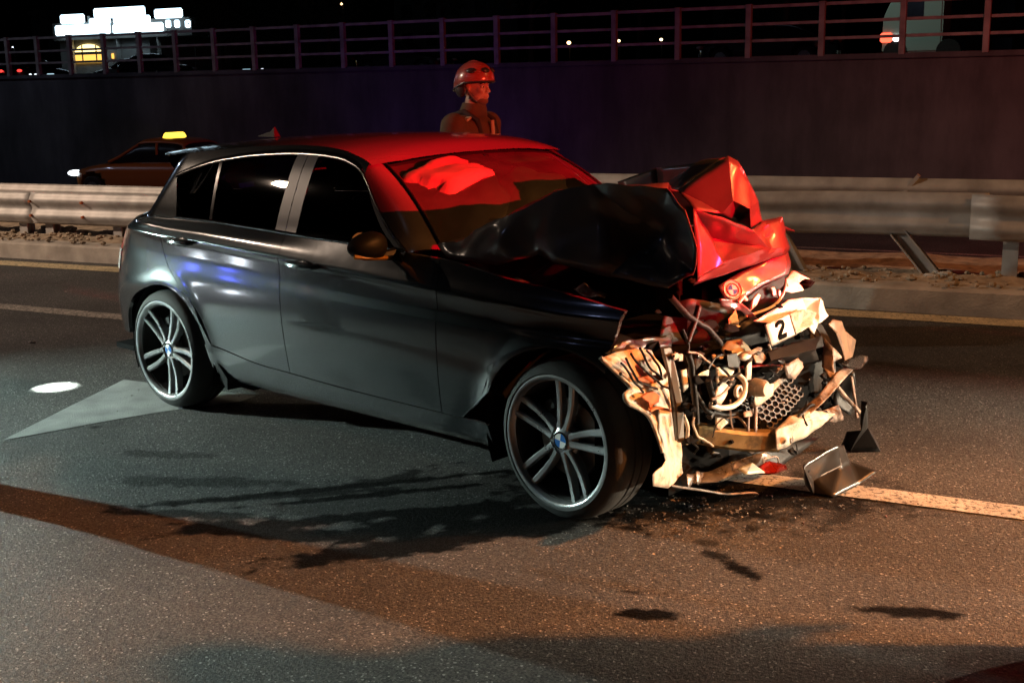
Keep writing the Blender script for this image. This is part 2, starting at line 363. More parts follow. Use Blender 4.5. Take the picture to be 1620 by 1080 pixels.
def strip(name, x0, x1, yc, w, m, z=.004):
    n = max(2, int((x1-x0)/.08)); n = min(n, 400); b = MB(); vs = []
    for i in range(n+1):
        x = lerp(x0, x1, i/n); k = .006
        vs += [(x, yc-w/2+k*nz(x, 1, 0, 9)+k*.7*nz(x, 5, 0, 40), z), (x, yc+w/2+k*nz(x, 7, 0, 9)+k*.7*nz(x, 9, 0, 40), z)]
    b.add(vs, [(2*i, 2*i+2, 2*i+3, 2*i+1) for i in range(n)])
    return tag(b.build(name, m, smooth=0), kind='structure')
strip('white_lane_line', 2.75, 30, -.775, .155, WLINE)
yl = strip('yellow_edge_line', -40, 30, 3.12, .25, YLINE)
strip('pale_road_strip', -30, 1.2, 1.04, .17, PALEL)  # pale strip along the road, ending under the car
b = MB()
arrow = [(-.575,-1.645), (-.42,-1.53), (-.05,-1.30), (.33,-1.06), (.60,-.88), (.60,-.40), (-.55,-.40), (-.85,-.47), (-.80,-.72), (-.72,-1.10)]
b.add([(x, y, .003) for x, y in [(-.575,-1.645), (-.46,-1.42), (-.36,-1.20), (-.24,-.98), (-.12,-.80), (.05,-.60), (.05,-.46), (-.92,-.46), (-.86,-.66), (-.76,-1.02)]], [tuple(range(10))])
tag(b.build('road_arrow', paint('pale_arrow_paint', (.30,.31,.30), .18), smooth=0), kind='structure')

CONC = mat('kerb_concrete', (.44,.39,.33), .85, var=.3, vscale=5, bump=.5, bscale=60, dust=.35, dustc=(.18,.14,.10))
b = MB()
n = 220
prof = [(3.42,-.05), (3.425,.145), (3.45,.165), (3.62,.172), (3.625,.15)]
vs = []
for i in range(n+1):
    x = lerp(-45, 30, i/n)
    for y, z in prof: vs.append((x, y+.006*nz(x, y, z, 3), z+(.007*nz(x, y, z, 2.3) if z > 0 else 0)))
m_ = len(prof)
b.add(vs, [(i*m_+j, (i+1)*m_+j, (i+1)*m_+j+1, i*m_+j+1) for i in range(n) for j in range(m_-1)])
kb = tag(b.build('kerb', CONC), kind='structure')
SOIL = mat('soil', (.33,.25,.17), .95, var=.45, vscale=9, bump=1, bscale=30)
b = MB()
def soil(u, v):
    x = lerp(-45, 30, u); y = lerp(3.62, 5.3, v)
    e = min(1, v*5)*min(1, (1-v)*8)
    return (x, y, .15+e*(.035*nz(x, y, 0, 1.6)+.03*nz(x, y, 2, 5)+.02*nz(x, y, 5, 14)+.02)-(.06 if v == 0 else 0)-(1.3 if v == 1 else 0))
b.grid(soil, 600, 22); so = tag(b.build('median_soil', SOIL, smooth=60), kind='structure')
b = MB(); b.box((-20, 11.8, -1.25), (280, 13.2, .5)); tag(b.build('lower_road', ASPH, smooth=0), kind='structure')
for k in range(1, 3): strip('lower_lane_line', -60, 40, 5.3+4.2*k, .14, PALEL, -.996)
b = MB(); b.add([(-900, 18.35, 2.0), (900, 18.35, 2.0), (900, 1500, 2.0), (-900, 1500, 2.0)], [(0,1,2,3)]); tag(b.build('street_ground', ASPH, smooth=0), kind='structure')
# rubble on the kerb
b = MB()
for i in range(260):
    x = random.choice([random.uniform(-7, -4), random.uniform(1.6, 4.2)]); y = random.uniform(3.45, 4.2); r = random.uniform(.006, .03)
    b.ell((x, y, .175+r*.5), (r*random.uniform(.8,1.6), r, r*.7), 6, 4, Matrix.Rotation(random.uniform(0, 3), 3, 'Z'))
gv = tag(b.build('gravel', SOIL, smooth=0, weld=False), kind='stuff')
exec_after = []

# ------------------------------------------------------------------ retaining wall and railing
WALLM = mat('wall_concrete', (.11,.10,.105), .9, var=.55, vscale=.35, bump=.3, bscale=12, dust=.4, dustc=(.10,.09,.085))
nt = WALLM.node_tree; bb_ = nt.nodes['Principled BSDF']; src = bb_.inputs['Base Color'].links[0].from_socket
tc_ = nt.nodes.new('ShaderNodeTexCoord'); mp = nt.nodes.new('ShaderNodeMapping'); mp.inputs['Scale'].default_value = (.8, 1, .22); nt.links.new(tc_.outputs['Object'], mp.inputs[0])
nn = nt.nodes.new('ShaderNodeTexNoise'); nn.inputs['Scale'].default_value = 1.6; nn.inputs['Detail'].default_value = 8; nn.inputs['Roughness'].default_value = .65; nt.links.new(mp.outputs[0], nn.inputs['Vector'])
rg = nt.nodes.new('ShaderNodeMapRange'); rg.inputs[1].default_value = .40; rg.inputs[2].default_value = .62; rg.inputs[3].default_value = .68; rg.inputs[4].default_value = 1.1; nt.links.new(nn.outputs['Fac'], rg.inputs[0])
mxx = nt.nodes.new('ShaderNodeMix'); mxx.data_type = 'RGBA'; mxx.blend_type = 'MULTIPLY'; mxx.inputs['Factor'].default_value = 1; nt.links.new(src, mxx.inputs['A']); nt.links.new(rg.outputs[0], mxx.inputs['B']); nt.links.new(mxx.outputs['Result'], bb_.inputs['Base Color'])
wall = empty('retaining_wall', (0, 18.0, -1.0)); tag(wall, 'long dark concrete retaining wall below the railing, behind the crashed car', 'wall')
b = MB(); b.box((-25, .15, 1.495), (133, .3, 2.99)); b.build('wall_face', WALLM, wall, smooth=0)
b = MB(); b.box((-25, .13, 3.042), (133, .42, .1)); b.build('coping', WALLM, wall, smooth=0, bevel=.01)
b = MB(); b.box((-25, .32, 1.48), (133, .06, 2.9)); b.build('wall_core', WALLM, wall, smooth=0)
RAILM = mat('railing_paint', (.34,.27,.25), .7, var=.3, vscale=4, bump=.2, bscale=60)
fence = empty('railing', (0, 17.95, 2.09)); tag(fence, 'long three rail concrete post railing on top of the dark wall', 'railing')
px_ = [15,62,113,167,223,280,341,404,473,545,621,702,787,877,972,1072,1183,1298,1425,1557]
fx = [aw(u, 110, Y=17.95).x for u in px_]
st = fx[1]-fx[0]; fx = [fx[0]-st*k for k in range(12, 0, -1)]+fx+[fx[-1]+(fx[-1]-fx[-2])*k for k in range(1, 6)]
for i, x in enumerate(fx):
    b = MB(); b.box((x, 0, .46), (.11, .11, .98)); b.box((x, 0, .965), (.13, .13, .03)); b.build('post', RAILM, fence, smooth=0, bevel=.008)
for i in range(len(fx)-1):
    for z, h in ((.93, .06), (.60, .055), (.30, .055)):
        b = MB(); b.box(((fx[i]+fx[i+1])/2, .0, z+random.uniform(-.008, .008)), (fx[i+1]-fx[i]-.112, .05, h)); b.build('rail', RAILM, fence, smooth=0, bevel=.006)

# ------------------------------------------------------------------ guardrails
def w_beam(x0, x1, y, z0f, h, name, parent, n=40, m=GALV, bend=None):
    prof = []
    for k in range(15):
        t = k/14; zz = t*h; yy = -.042*(0.5-0.5*cos(t*4*pi))
        prof.append((yy, zz))
    b = MB(); vs = []
    for i in range(n+1):
        x = lerp(x0, x1, i/n); dz = z0f(x); dy = bend(x) if bend else 0
        for yy, zz in prof: vs.append((x, y+yy+dy, dz+zz))
    k = len(prof); b.add(vs, [(i*k+j, (i+1)*k+j, (i+1)*k+j+1, i*k+j+1) for i in range(n) for j in range(k-1)])
    return b.build(name, m, parent, smooth=50, thick=.004)
def guard_post(x, y, z0, z1, parent, tilt=0, w=.11):
    b = MB(); r = Matrix.Rotation(tilt, 3, 'Y'); L_ = z1-z0
    for dy, sx, sy in ((0, .012, .10), (-.05, w, .012), (.05, w, .012)):
        b.box(Vector((x, y, z0))+r @ Vector((0, dy, L_/2)), (sx if dy == 0 else w, sy, L_), r)
    return b.build('post', GALV, parent, smooth=0)
zl = lambda x: interp(x, [(-45,.29), (-6.5,.29), (-2.5,.32), (.8,.42), (2.0,.455), (3.0,.47), (3.7,.475), (30,.43)])
gr = empty('guardrail', (0, 0, 0)); tag(gr, 'dented galvanised guardrail with a leaning post on the kerb behind the car', 'guardrail')
dent = lambda x: .03*nz(x, 0, 0, .9)+.10*exp(-((x-2.2)/1.0)**2)
segs = [(-42,-30), (-30,-22), (-22,-14), (-14,-6.0), (-6.04,-2.0), (-2.04,1.2), (1.16,3.45)]
for i, (a, c_) in enumerate(segs):
    w_beam(a, c_, 3.96+.006*(i % 2), zl, .335, 'beam', gr, bend=dent, n=50)
w_beam(3.33, 8, 3.945, lambda x: .455+.03*max(0, 3.6-x), .34, 'beam', gr, n=20)
w_beam(8, 30, 3.95, zl, .335, 'beam', gr, n=20)
for x in (-6.02, -2.02, -5.3):
    for dz in (.09, .24):
        b = MB(); b.lathe([(0, -.06), (.014, -.06), (.016, -.045), (.016, -.02)], 8, 'Y', (x, 3.955+dent(x), zl(x)+dz)); b.build('bolt', RUST, gr)
for x in (-40,-36,-32,-28,-24,-20,-16,-12,-9.2,-6.25,-5.88,-4.95,-4.6,-2.2,-.5, 5.4, 8, 11, 14, 18, 22): guard_post(x, 4.07, .10, .52 if x < 0 else .72, gr)
guard_post(3.62, 4.08, .15, .66, gr)
P0 = aw(1478, 430, Y=4.05); P1 = aw(1432, 372, Y=4.05)
b = MB(); d_ = P1-P0; q = d_.to_track_quat('Z', 'Y').to_matrix()
for off, s_ in (((0,0,0), (.012,.1)), ((.0,-.05,0), (.10,.012)), ((0,.05,0), (.10,.012))): b.box((P0+P1)/2+q @ Vector(off), (s_[0], s_[1], d_.length+.1), q)
tag(b.build('post', GALV, gr, smooth=0), 'bent guardrail post leaning over')
P0 = aw(1272, 428, Y=4.05); P1 = aw(1243, 372, Y=4.05); d_ = P1-P0; q = d_.to_track_quat('Z', 'Y').to_matrix(); b = MB()
for off, s_ in (((0,0,0), (.012,.1)), ((.0,-.05,0), (.10,.012)), ((0,.05,0), (.10,.012))): b.box((P0+P1)/2+q @ Vector(off), (s_[0], s_[1], d_.length+.1), q)
b.build('post', GALV, gr, smooth=0)
for u in (1478, 100, 70):   # torn footing lumps
    c = aw(u+8, 432 if u > 1000 else 380, Y=4.0); b = MB()
    for k in range(7): b.ell((c.x+random.uniform(-.1,.1), 4.0+random.uniform(-.06,.06), .17+random.uniform(0,.03)), (random.uniform(.02,.06), random.uniform(.02,.05), random.uniform(.015,.035)), 7, 5)
    tag(b.build('footing_rubble', CONC, smooth=0, weld=False), kind='stuff')
gr2 = empty('guardrail', (0, 0, 0)); tag(gr2, 'second guardrail on the far edge of the median with a broken upright sticking up', 'guardrail')
w_beam(-42, 30, 5.0, lambda x: .50 if x > -3 else .28, .33, 'beam', gr2, n=120, bend=lambda x: .02*nz(x, 3, 0, .7))
for x in range(-40, 30, 4): guard_post(x+.6, 5.1, .1, .76 if x > -3 else .55, gr2)
P0 = aw(1445, 303, Y=5.0); P1 = aw(1462, 283, Y=5.0); d_ = P1-P0; q = d_.to_track_quat('Z', 'Y').to_matrix(); b = MB(); b.box((P0+P1)/2, (.07,.03,d_.length+.08), q)
b.build('broken_upright', GALV, gr2, smooth=0)

# the median runs a little askew to the lane lines
for o in (yl, kb, so, gv, gr, gr2):
    a = radians(2.0); p = Vector((3.0, 3.12, 0)); o.rotation_euler.z = a; o.location = p-Matrix.Rotation(a, 3, 'Z') @ p

# ------------------------------------------------------------------ the crashed car
car = empty('crashed_car', (0, 0, 0), CAR_YAW)
tag(car, 'dark hatchback with its front end smashed open, standing askew across the lane', 'car')
R_ARCH = ((.03, .31, .362), (2.70, .305, .385))
zcr = lambda x: interp(x, [(-.9,.985), (-.28,.955), (0,.93), (.4,.92), (.8,.905), (1.05,.894), (1.45,.874), (2.0,.85), (2.7,.82)])
zbelt = lambda x: interp(x, [(-.9,1.03), (.09,1.012), (.376,1.010), (.874,.997), (1.046,.991), (1.36,.984), (1.9,.972), (2.1,.962), (2.6,.925), (3.0,.87)])
zedge = lambda x: interp(x, [(-.72,1.262), (-.35,1.305), (0,1.338), (.3,1.364), (.6,1.386), (.93,1.397), (1.2,1.385), (1.4,1.345), (1.48,1.315)])
zcen = lambda x: interp(x, [(-.78,1.305), (-.34,1.362), (.05,1.394), (.4,1.415), (.75,1.428), (1.06,1.430), (1.34,1.405), (1.52,1.352)])
def half_w(x, z):
    zc = zcr(x); k = max(0, min(1, (x-1.5)/1.2)); 
    kn = [(.20,.790), (.235,.822), (.28,.836), (.33,.848), (.40,.858), (.50,.869), (.62,.876), (.72,.8735), (zc-.09,.864-.002*k), (zc-.03,.8645), (zc-.004,.8685), (zc+.012,.8625), (zc+.05,.845), (1.0,.808), (1.015,.800),
          (1.08,.776), (1.18,.735), (1.28,.688), (1.34,.652), (1.40,.612)]
    kn2 = [p for i, p in enumerate(kn) if i == 0 or p[0] > kn[i-1][0]+.003]
    w = interp(z, kn2)
    for cx, cz, r in R_ARCH:
        d = sqrt((x-cx)**2+(z-cz)**2)-r
        if z < zc: w += (.016 if cx > 1 else .010)*exp(-(max(0, d)/.055)**2)*(1 if d < .2 else 0)
    if x > 2.5: w -= .05*((x-2.5)/.6)**2
    return w
r_end = lambda z: interp(z, [(.2,-.80), (.36,-.85), (.5,-.85), (.65,-.825), (.8,-.775), (.9,-.69), (.95,-.61), (1.05,-.36), (1.19,-.25), (1.3,-.20), (1.4,-.16)])
b_cor = lambda z: interp(z, [(.2,.46), (.95,.46), (1.05,.34), (1.19,.30), (1.3,.28), (1.4,.26)])
x_cor = lambda z: interp(z, [(.2,-.10), (.95,-.10), (1.05,-.09), (1.19,-.02), (1.3,.03), (1.4,.05)])
bulge = lambda z: interp(z, [(.2,.02), (.8,.06), (.95,.18), (1.05,.36), (1.19,.38), (1.3,.36)])
X0 = -.10; ARC = .85
def F(t, z, s=-1, ins=0):
    x0 = x_cor(z)
    if t >= x0: return Vector((t, s*(half_w(t, z)-ins), z))
    w = half_w(x0 + (t-x0)*.4, z)-ins; b_ = b_cor(z); a_ = x0-r_end(z)-ins; ph = min((x0-t)/ARC, 1.0)*pi/2
    yc = w-b_; x = x0-a_*sin(ph)**.96; y = yc+b_*cos(ph)**.96
    if t < x0-ARC:
        k = min(1, (x0-ARC-t)/.42); y = yc*(1-k); x -= bulge(z)*(1-(1-k)**2)
    return Vector((x, s*y, z))
def panel(name, xa, xb, zl_, zh, nu, nv, m, s=-1, ins=0, parent=car, thick=.004, hem=.018):
    """a body panel bounded by two curves x(z) and two curves z(x); its rim is turned inwards"""
    b = MB()
    def uv(u, v):
        z = .6; x = 1
        for _ in range(8):
            x = lerp(xa(z), xb(z), u); z = lerp(zl_(x), zh(x), v)
        return x, z
    def fn(u, v):
        e = 0
        if hem:
            U = u*(nu+2)-1; V = v*(nv+2)-1
            e = hem if (U < 0 or U > nu or V < 0 or V > nv) else 0
            u_ = max(0, min(1, U/nu)); v_ = max(0, min(1, V/nv))
        else: u_, v_ = u, v
        x, z = uv(u_, v_); return F(x, z, s, ins+e)
    b.grid(fn, nu+(2 if hem else 0), nv+(2 if hem else 0), flip=(s > 0))
    return b.build(name, m, parent, smooth=40)
C = lambda k: (lambda _: k)
def arch_low(x, base):
    z = base
    for cx, cz, r in R_ARCH:
        d = r*r-(x-cx)**2
        if d > 0: z = max(z, cz+sqrt(d))
    return z
zsill = lambda x: interp(x, [(.3,.408), (.5,.385), (.775,.349), (1.05,.338), (1.43,.324), (2.04,.316), (2.35,.318)])
def xq(z):   # trailing edge of the rear door, following the arch
    r = .362+.035; d = r*r-(z-.31)**2
    a = .03+sqrt(d) if d > 0 else .03
    return max(a, interp(z, [(.3,.42), (.5,.38), (.6,.30), (.7,.17), (.8,.07), (.95,.03), (1.05,.06)])) if z < .75 else interp(z, [(.7,.17), (.8,.07), (.95,.03), (1.05,.06)])
xB = lambda z: interp(z, [(.3,1.034), (.6,1.022), (.8,1.015), (1.0,1.010)])
xA = lambda z: interp(z, [(.3,2.045), (.6,2.052), (.85,2.053), (1.0,2.03)])
g = .0025
PANELS = {}
for s in (-1, 1):
    nu = 1 if s < 0 else .5
    rd = panel('rear_door', lambda z: xq(z)+g, lambda z: xB(z)-g, lambda x: zsill(x)+.004, zbelt, int(44*nu), int(56*nu), PAINT, s)
    fd = panel('front_door', lambda z: xB(z)+g, lambda z: xA(z)-g, lambda x: zsill(x)+.004, zbelt, int(44*nu), int(56*nu), PAINT, s)
    fe = panel('front_fender', lambda z: xA(z)+g, (lambda z: interp(z, [(.3,2.32), (.45,2.9), (.7,2.93), (.86,2.98)])) if s < 0 else (lambda z: 2.66), lambda x: arch_low(x, .318), lambda x: zbelt(x)-.02*max(0, min(1, (x-2.1)/.3)), int(60*nu), int(36*nu), PAINT, s)
    qp = panel('quarter_panel', lambda z: X0-.30, lambda z: xq(z)-g, lambda x: arch_low(x, .35), zbelt, int(64*nu), int(50*nu), PAINT, s)
    rb = panel('rear_bumper', lambda z: X0-ARC-.42, lambda z: X0-.303, C(.35), lambda x: .69, int(40*nu), int(26*nu), PAINT, s)
    tl = panel('tail_light', lambda z: X0-.80, lambda z: X0-.303, C(.694), lambda x: interp(x, [(-.9,.92), (-.5,.935), (-.4,.93)]), 24, 16, TAILM, s)
    panel('tailgate', lambda z: X0-ARC-.42, lambda z: X0-.803, C(.694), C(.98), 16, 14, PAINT, s)
    panel('tail_shoulder', lambda z: X0-.80, lambda z: X0-.303, lambda x: interp(x, [(-.9,.924), (-.5,.939), (-.4,.934)]), zbelt, 20, 6, PAINT, s)
    rk = panel('side_skirt', lambda z: interp(z, [(.2,.40), (.3,.385), (.41,.36)]), lambda z: interp(z, [(.2,2.335), (.32,2.318)]), C(.205), lambda x: zsill(x)-.003, int(60*nu), int(14*nu), PAINT, s)
    PANELS[s] = (rd, fd, fe, qp, rb, tl, rk)
# white panel painting the lamp's highlight low on the near tail light
for s in (-1,):
    o = panel('tail_highlight', lambda z: X0-.66, lambda z: X0-.306, C(.70), C(.815), 16, 8, LENSW, s, ins=-.004, parent=PANELS[s][5], hem=.004)
# inner shell: keeps gaps dark
b = MB()
for s in (-1, 1): b.grid(lambda u, v: F(lerp(-1.30, 2.2, u), lerp(.24, .94, v), s, .03) if not any((lerp(-1.3,2.2,u)-cx)**2+(lerp(.24,.94,v)-cz)**2 < (r+.03)**2 for cx, cz, r in R_ARCH) else F(lerp(-1.30, 2.2, u), lerp(.24, .94, v), s, .27), 120, 30)
b.build('inner_shell', DARKIN, car, smooth=0, weld=False)
b = MB(); b.box((.85, 0, .235), (3.1, 1.5, .03)); b.build('underbody', DARKIN, car, smooth=0)

# window outlines on the right and the left side
def dlo_top(x): return interp(x, [(-.02,1.225), (.12,1.268), (.303,1.312), (.588,1.348), (.935,1.366), (1.18,1.357), (1.30,1.338), (1.41,1.296), (1.581,1.150), (1.725,1.040), (1.83,.985)])
xr_dlo = lambda z: interp(z, [(1.0,.085), (1.1,.05), (1.23,-.01), (1.4,-.03)])
def xf_dlo(z):
    return interp(z, [(.98,1.835), (1.04,1.725), (1.150,1.581), (1.296,1.41), (1.338,1.30)])
lowz = lambda x: zbelt(x)+.016
for s in (-1, 1):
    fr = .014
    def win(name, xa, xb, m, par=car, ins=.004, top=fr, nu=24, nv=24): return panel(name, xa, xb, lowz, lambda x: max(lowz(x)+.002, dlo_top(x)-top), nu, nv, m, s, ins, par, hem=.008)
    q_ = win('quarter_window', lambda z: xr_dlo(z)+.012, lambda z: interp(z, [(1.0,.385), (1.33,.325)])-.004, SGLASS)
    w1 = win('window', lambda z: interp(z, [(1.0,.405), (1.33,.345)]), lambda z: .915, SGLASS)
    w2 = win('window', lambda z: 1.075, lambda z: max(1.08, xf_dlo(z)-.06), SGLASS, nu=36)
    win('window_pillar', lambda z: interp(z, [(1.0,.385), (1.33,.325)])-.003, lambda z: interp(z, [(1.0,.405), (1.33,.345)])-.001, GLOSSB, ins=0, nu=2)
    bp_ = win('door_pillar', lambda z: .917, lambda z: .992, PILLARM, ins=.001, nu=4)
    bp_ = win('door_pillar', lambda z: .997, lambda z: 1.073, PILLARM, ins=.001, nu=4)
    win('mirror_triangle', lambda z: max(1.075, xf_dlo(z)-.058), lambda z: xf_dlo(z)-.004, BLACKP, ins=.0, nu=3)
    # frame above the windows and the bright strip below them
    b = MB(); b.grid(lambda u, v: (lambda x: F(x, lerp(dlo_top(x)-.013, min(zedge(x), dlo_top(x)+.012), v), s, -.003*sin(pi*v)))(lerp(-.02, 1.41, u)), 70, 4, flip=s > 0)
    b.grid(lambda u, v: (lambda z: F(xf_dlo(z)+lerp(-.012, .010, v), z, s, -.003*sin(pi*v)))(lerp(1.30, .985, u)), 30, 4, flip=s > 0)
    b.build('window_frame', GLOSSB, car)
    b = MB(); b.tube([F(lerp(.08, 1.83, i/40), zbelt(lerp(.08, 1.83, i/40))+.008, s, -.003) for i in range(41)], .006, 6); b.build('trim_strip', TRIM, car)
    # pillar behind the quarter window, wrapping to the hatch
    panel('rear_pillar', lambda z: X0-.55, lambda z: xr_dlo(z)+.004, lambda x: zbelt(x)+.002, lambda x: zedge(max(x, -.6))-.002 if x > X0-.3 else 1.29, 30, 22, PAINT, s, 0, hem=.006)
    panel('rear_window', lambda z: X0-ARC-.42, lambda z: X0-.553, C(.99), C(1.285), 14, 8, SGLASS, s, .004, hem=0)
    # cant rail: strip between window frame and roof edge
    b = MB(); b.grid(lambda u, v: (lambda x: F(x, lerp(min(dlo_top(x)+.010, zedge(x)-.003), zedge(x), v), s))(lerp(-.12, 1.44, u)), 70, 4, flip=s > 0)
    b.build('roof_rail', PAINT, car)

# roof
def header(q): return Vector((1.515-.050*q*q, 0, 0)).x
def roof_pt(u, q):
    xf = header(q); xr = -.60+.42*abs(q)**2.5
    x = lerp(xr, xf, u); ze = zedge(min(x, 1.478)); we = half_w(.9, min(1.399, ze)) if x < 1.48 else .6
    zc = zcen(x); 
    return Vector((x, we*q, ze+(zc-ze)*(1-abs(q)**2.3)))
b = MB(); b.grid(lambda u, v: roof_pt(u, sin((v*2-1)*pi/2)), 60, 40); roof = b.build('roof', PAINT, car, smooth=60)
# spoiler over the tailgate
b = MB()
def spo(u, v):
    q = lerp(-1, 1, u); y = q*.64; x0 = -.60+.42*abs(q)**2.5+.02; xe = min(x0-.035, -.76+1.50*y*y)
    zt = zedge(x0)+(zcen(x0)-zedge(x0))*(1-abs(q)**2.3)+.003
    if v < .4: t = v/.4; return Vector((lerp(x0, xe, t), y, zt-.035*t*(1-.6*abs(q))))
    t = (v-.4)/.6; zb = zt-.035*(1-.6*abs(q)); return Vector((lerp(xe, x0-.0, max(0, t*1.3-.3)), y*(1-.03*t), zb-.03*min(1, t*3)-.06*max(0, t-.3)))
b.grid(spo, 30, 12); b.build('spoiler', PAINT, car, smooth=50)
b = MB()
b.add([(.13+dx, dy, 0) for dx, dy in ((-.11,-.022), (.07,-.012), (.07,.012), (-.11,.022))]+[(-.02+.06, -.004, .055), (.075, -.004, .0301), (.075, .004, .0301), (.04, .004, .055)], [(0,1,5,4), (1,2,6,5), (2,3,7,6), (3,0,4,7), (4,5,6,7)])
o = b.build('antenna_fin', GLOSSB, car, smooth=60, loc=(-.12, 0, 1.395)); o.rotation_euler = (0, 0, pi); o.location = (-.05, 0, 1.393)

# windscreen
def ws_head(q): return Vector((1.518-.055*q*q, .575*q, 1.345-.032*q*q))
def ws_cowl(q): return Vector((2.36-.44*abs(q)**2.1, .690*q, .985))
def ws(u, v, ex=1.0, up=0):
    q = lerp(-1, 1, u)*ex; a = ws_head(q); c_ = ws_cowl(q); p = a.lerp(c_, v)
    p += Vector((.35, 0, .94))*(.045*sin(pi*v)+up)*(1-.3*q*q); return p
b = MB(); b.grid(lambda u, v: ws(u, lerp(.02, 1, v)), 36, 24); wsc = b.build('windscreen', WSCREEN, car, smooth=60)
b = MB(); b.grid(lambda u, v: ws(u, lerp(-.005, .035, v), 1, .004), 36, 2); b.build('header_strip', GLOSSB, car, smooth=60)
for s in (-1, 1):   # front pillars between window frame and windscreen
    def pil(u, v):
        z = lerp(1.318, .975, u); o_ = F(xf_dlo(z)+.010, z, s, -.001)
        k = lerp(-.01, 1.02, u); i_ = ws((0 if s < 0 else 1), k); i_ += Vector((-.0, 0, .004))
        p = o_.lerp(i_, v); n = Vector((.25, s*.75, .6)); return p+n*.016*sin(pi*v)
    b = MB(); b.grid(pil, 26, 8, flip=s > 0); b.build('front_pillar', PAINT, car, smooth=60)
    b = MB(); b.tube([pil(i/20, .97)+Vector((.004, 0, .004)) for i in range(21)], .006, 6); b.build('glass_seal', GLOSSB, car)

# door handles
for s in (-1, 1):
    for k, (xh, door) in enumerate(((.20+.02, PANELS[s][0]), (1.20, PANELS[s][1]))):
        zh = zcr(xh)-.012; b = MB()
        pts = [F(xh+dx, zh+dz, s, -o_) for dx, dz, o_ in ((-.105,.004,-.004), (-.095,.002,.022), (-.05,0,.034), (.04,0,.036), (.085,0,.026), (.098,0,-.004))]
        b.tube(pts, [.012,.014,.015,.015,.014,.012], 8)
        b.build('door_handle', PAINT, door)
        b = MB(); b.ell(F(xh, zh-.004, s, .001), (.075, .010, .026), 14, 8); b.build('handle_cup', GLOSSB, door)
# door mirrors
for s in (-1, 1):
    b = MB()
    def mir(a, c_):
        th = 2*pi*a; ph = pi*c_-pi/2
        x = .072*abs(cos(th))**.8*(1 if cos(th) > 0 else -1)*cos(ph); y = .102*sin(ph); z = .060*abs(sin(th))**.8*(1 if sin(th) > 0 else -1)*cos(ph)
        k = 1 if x > 0 else .45; return Vector((1.745+x*k, s*(.965+y), 1.012+z*(1-.25*(y/.102))))
    b.grid(mir, 20, 14); mi = b.build('door_mirror', BLACKP, car, smooth=60)
    b = MB(); b.tube([(1.76, s*.80, .965), (1.755, s*.87, .965), (1.75, s*.93, .975)], [.03,.022,.02], 8); b.build('mirror_arm', BLACKP, mi)
    b = MB(); b.tube([(1.79-.05*abs(t)*t*0-.02*t*t, s*(.965+.09*t), .968+.012*t) for t in (-1,-.6,-.2,.2,.6,1)], .010, 6); b.build('turn_signal', mat('amber_lens', (.30,.15,.03), .25) if s < 0 else BLACKP, mi)
    b = MB(); b.lathe([(0, 0), (.055, 0), (.058, .004)], 20, 'X', (1.705, s*.965, 1.012)); b.build('mirror_glass', GALV, mi)

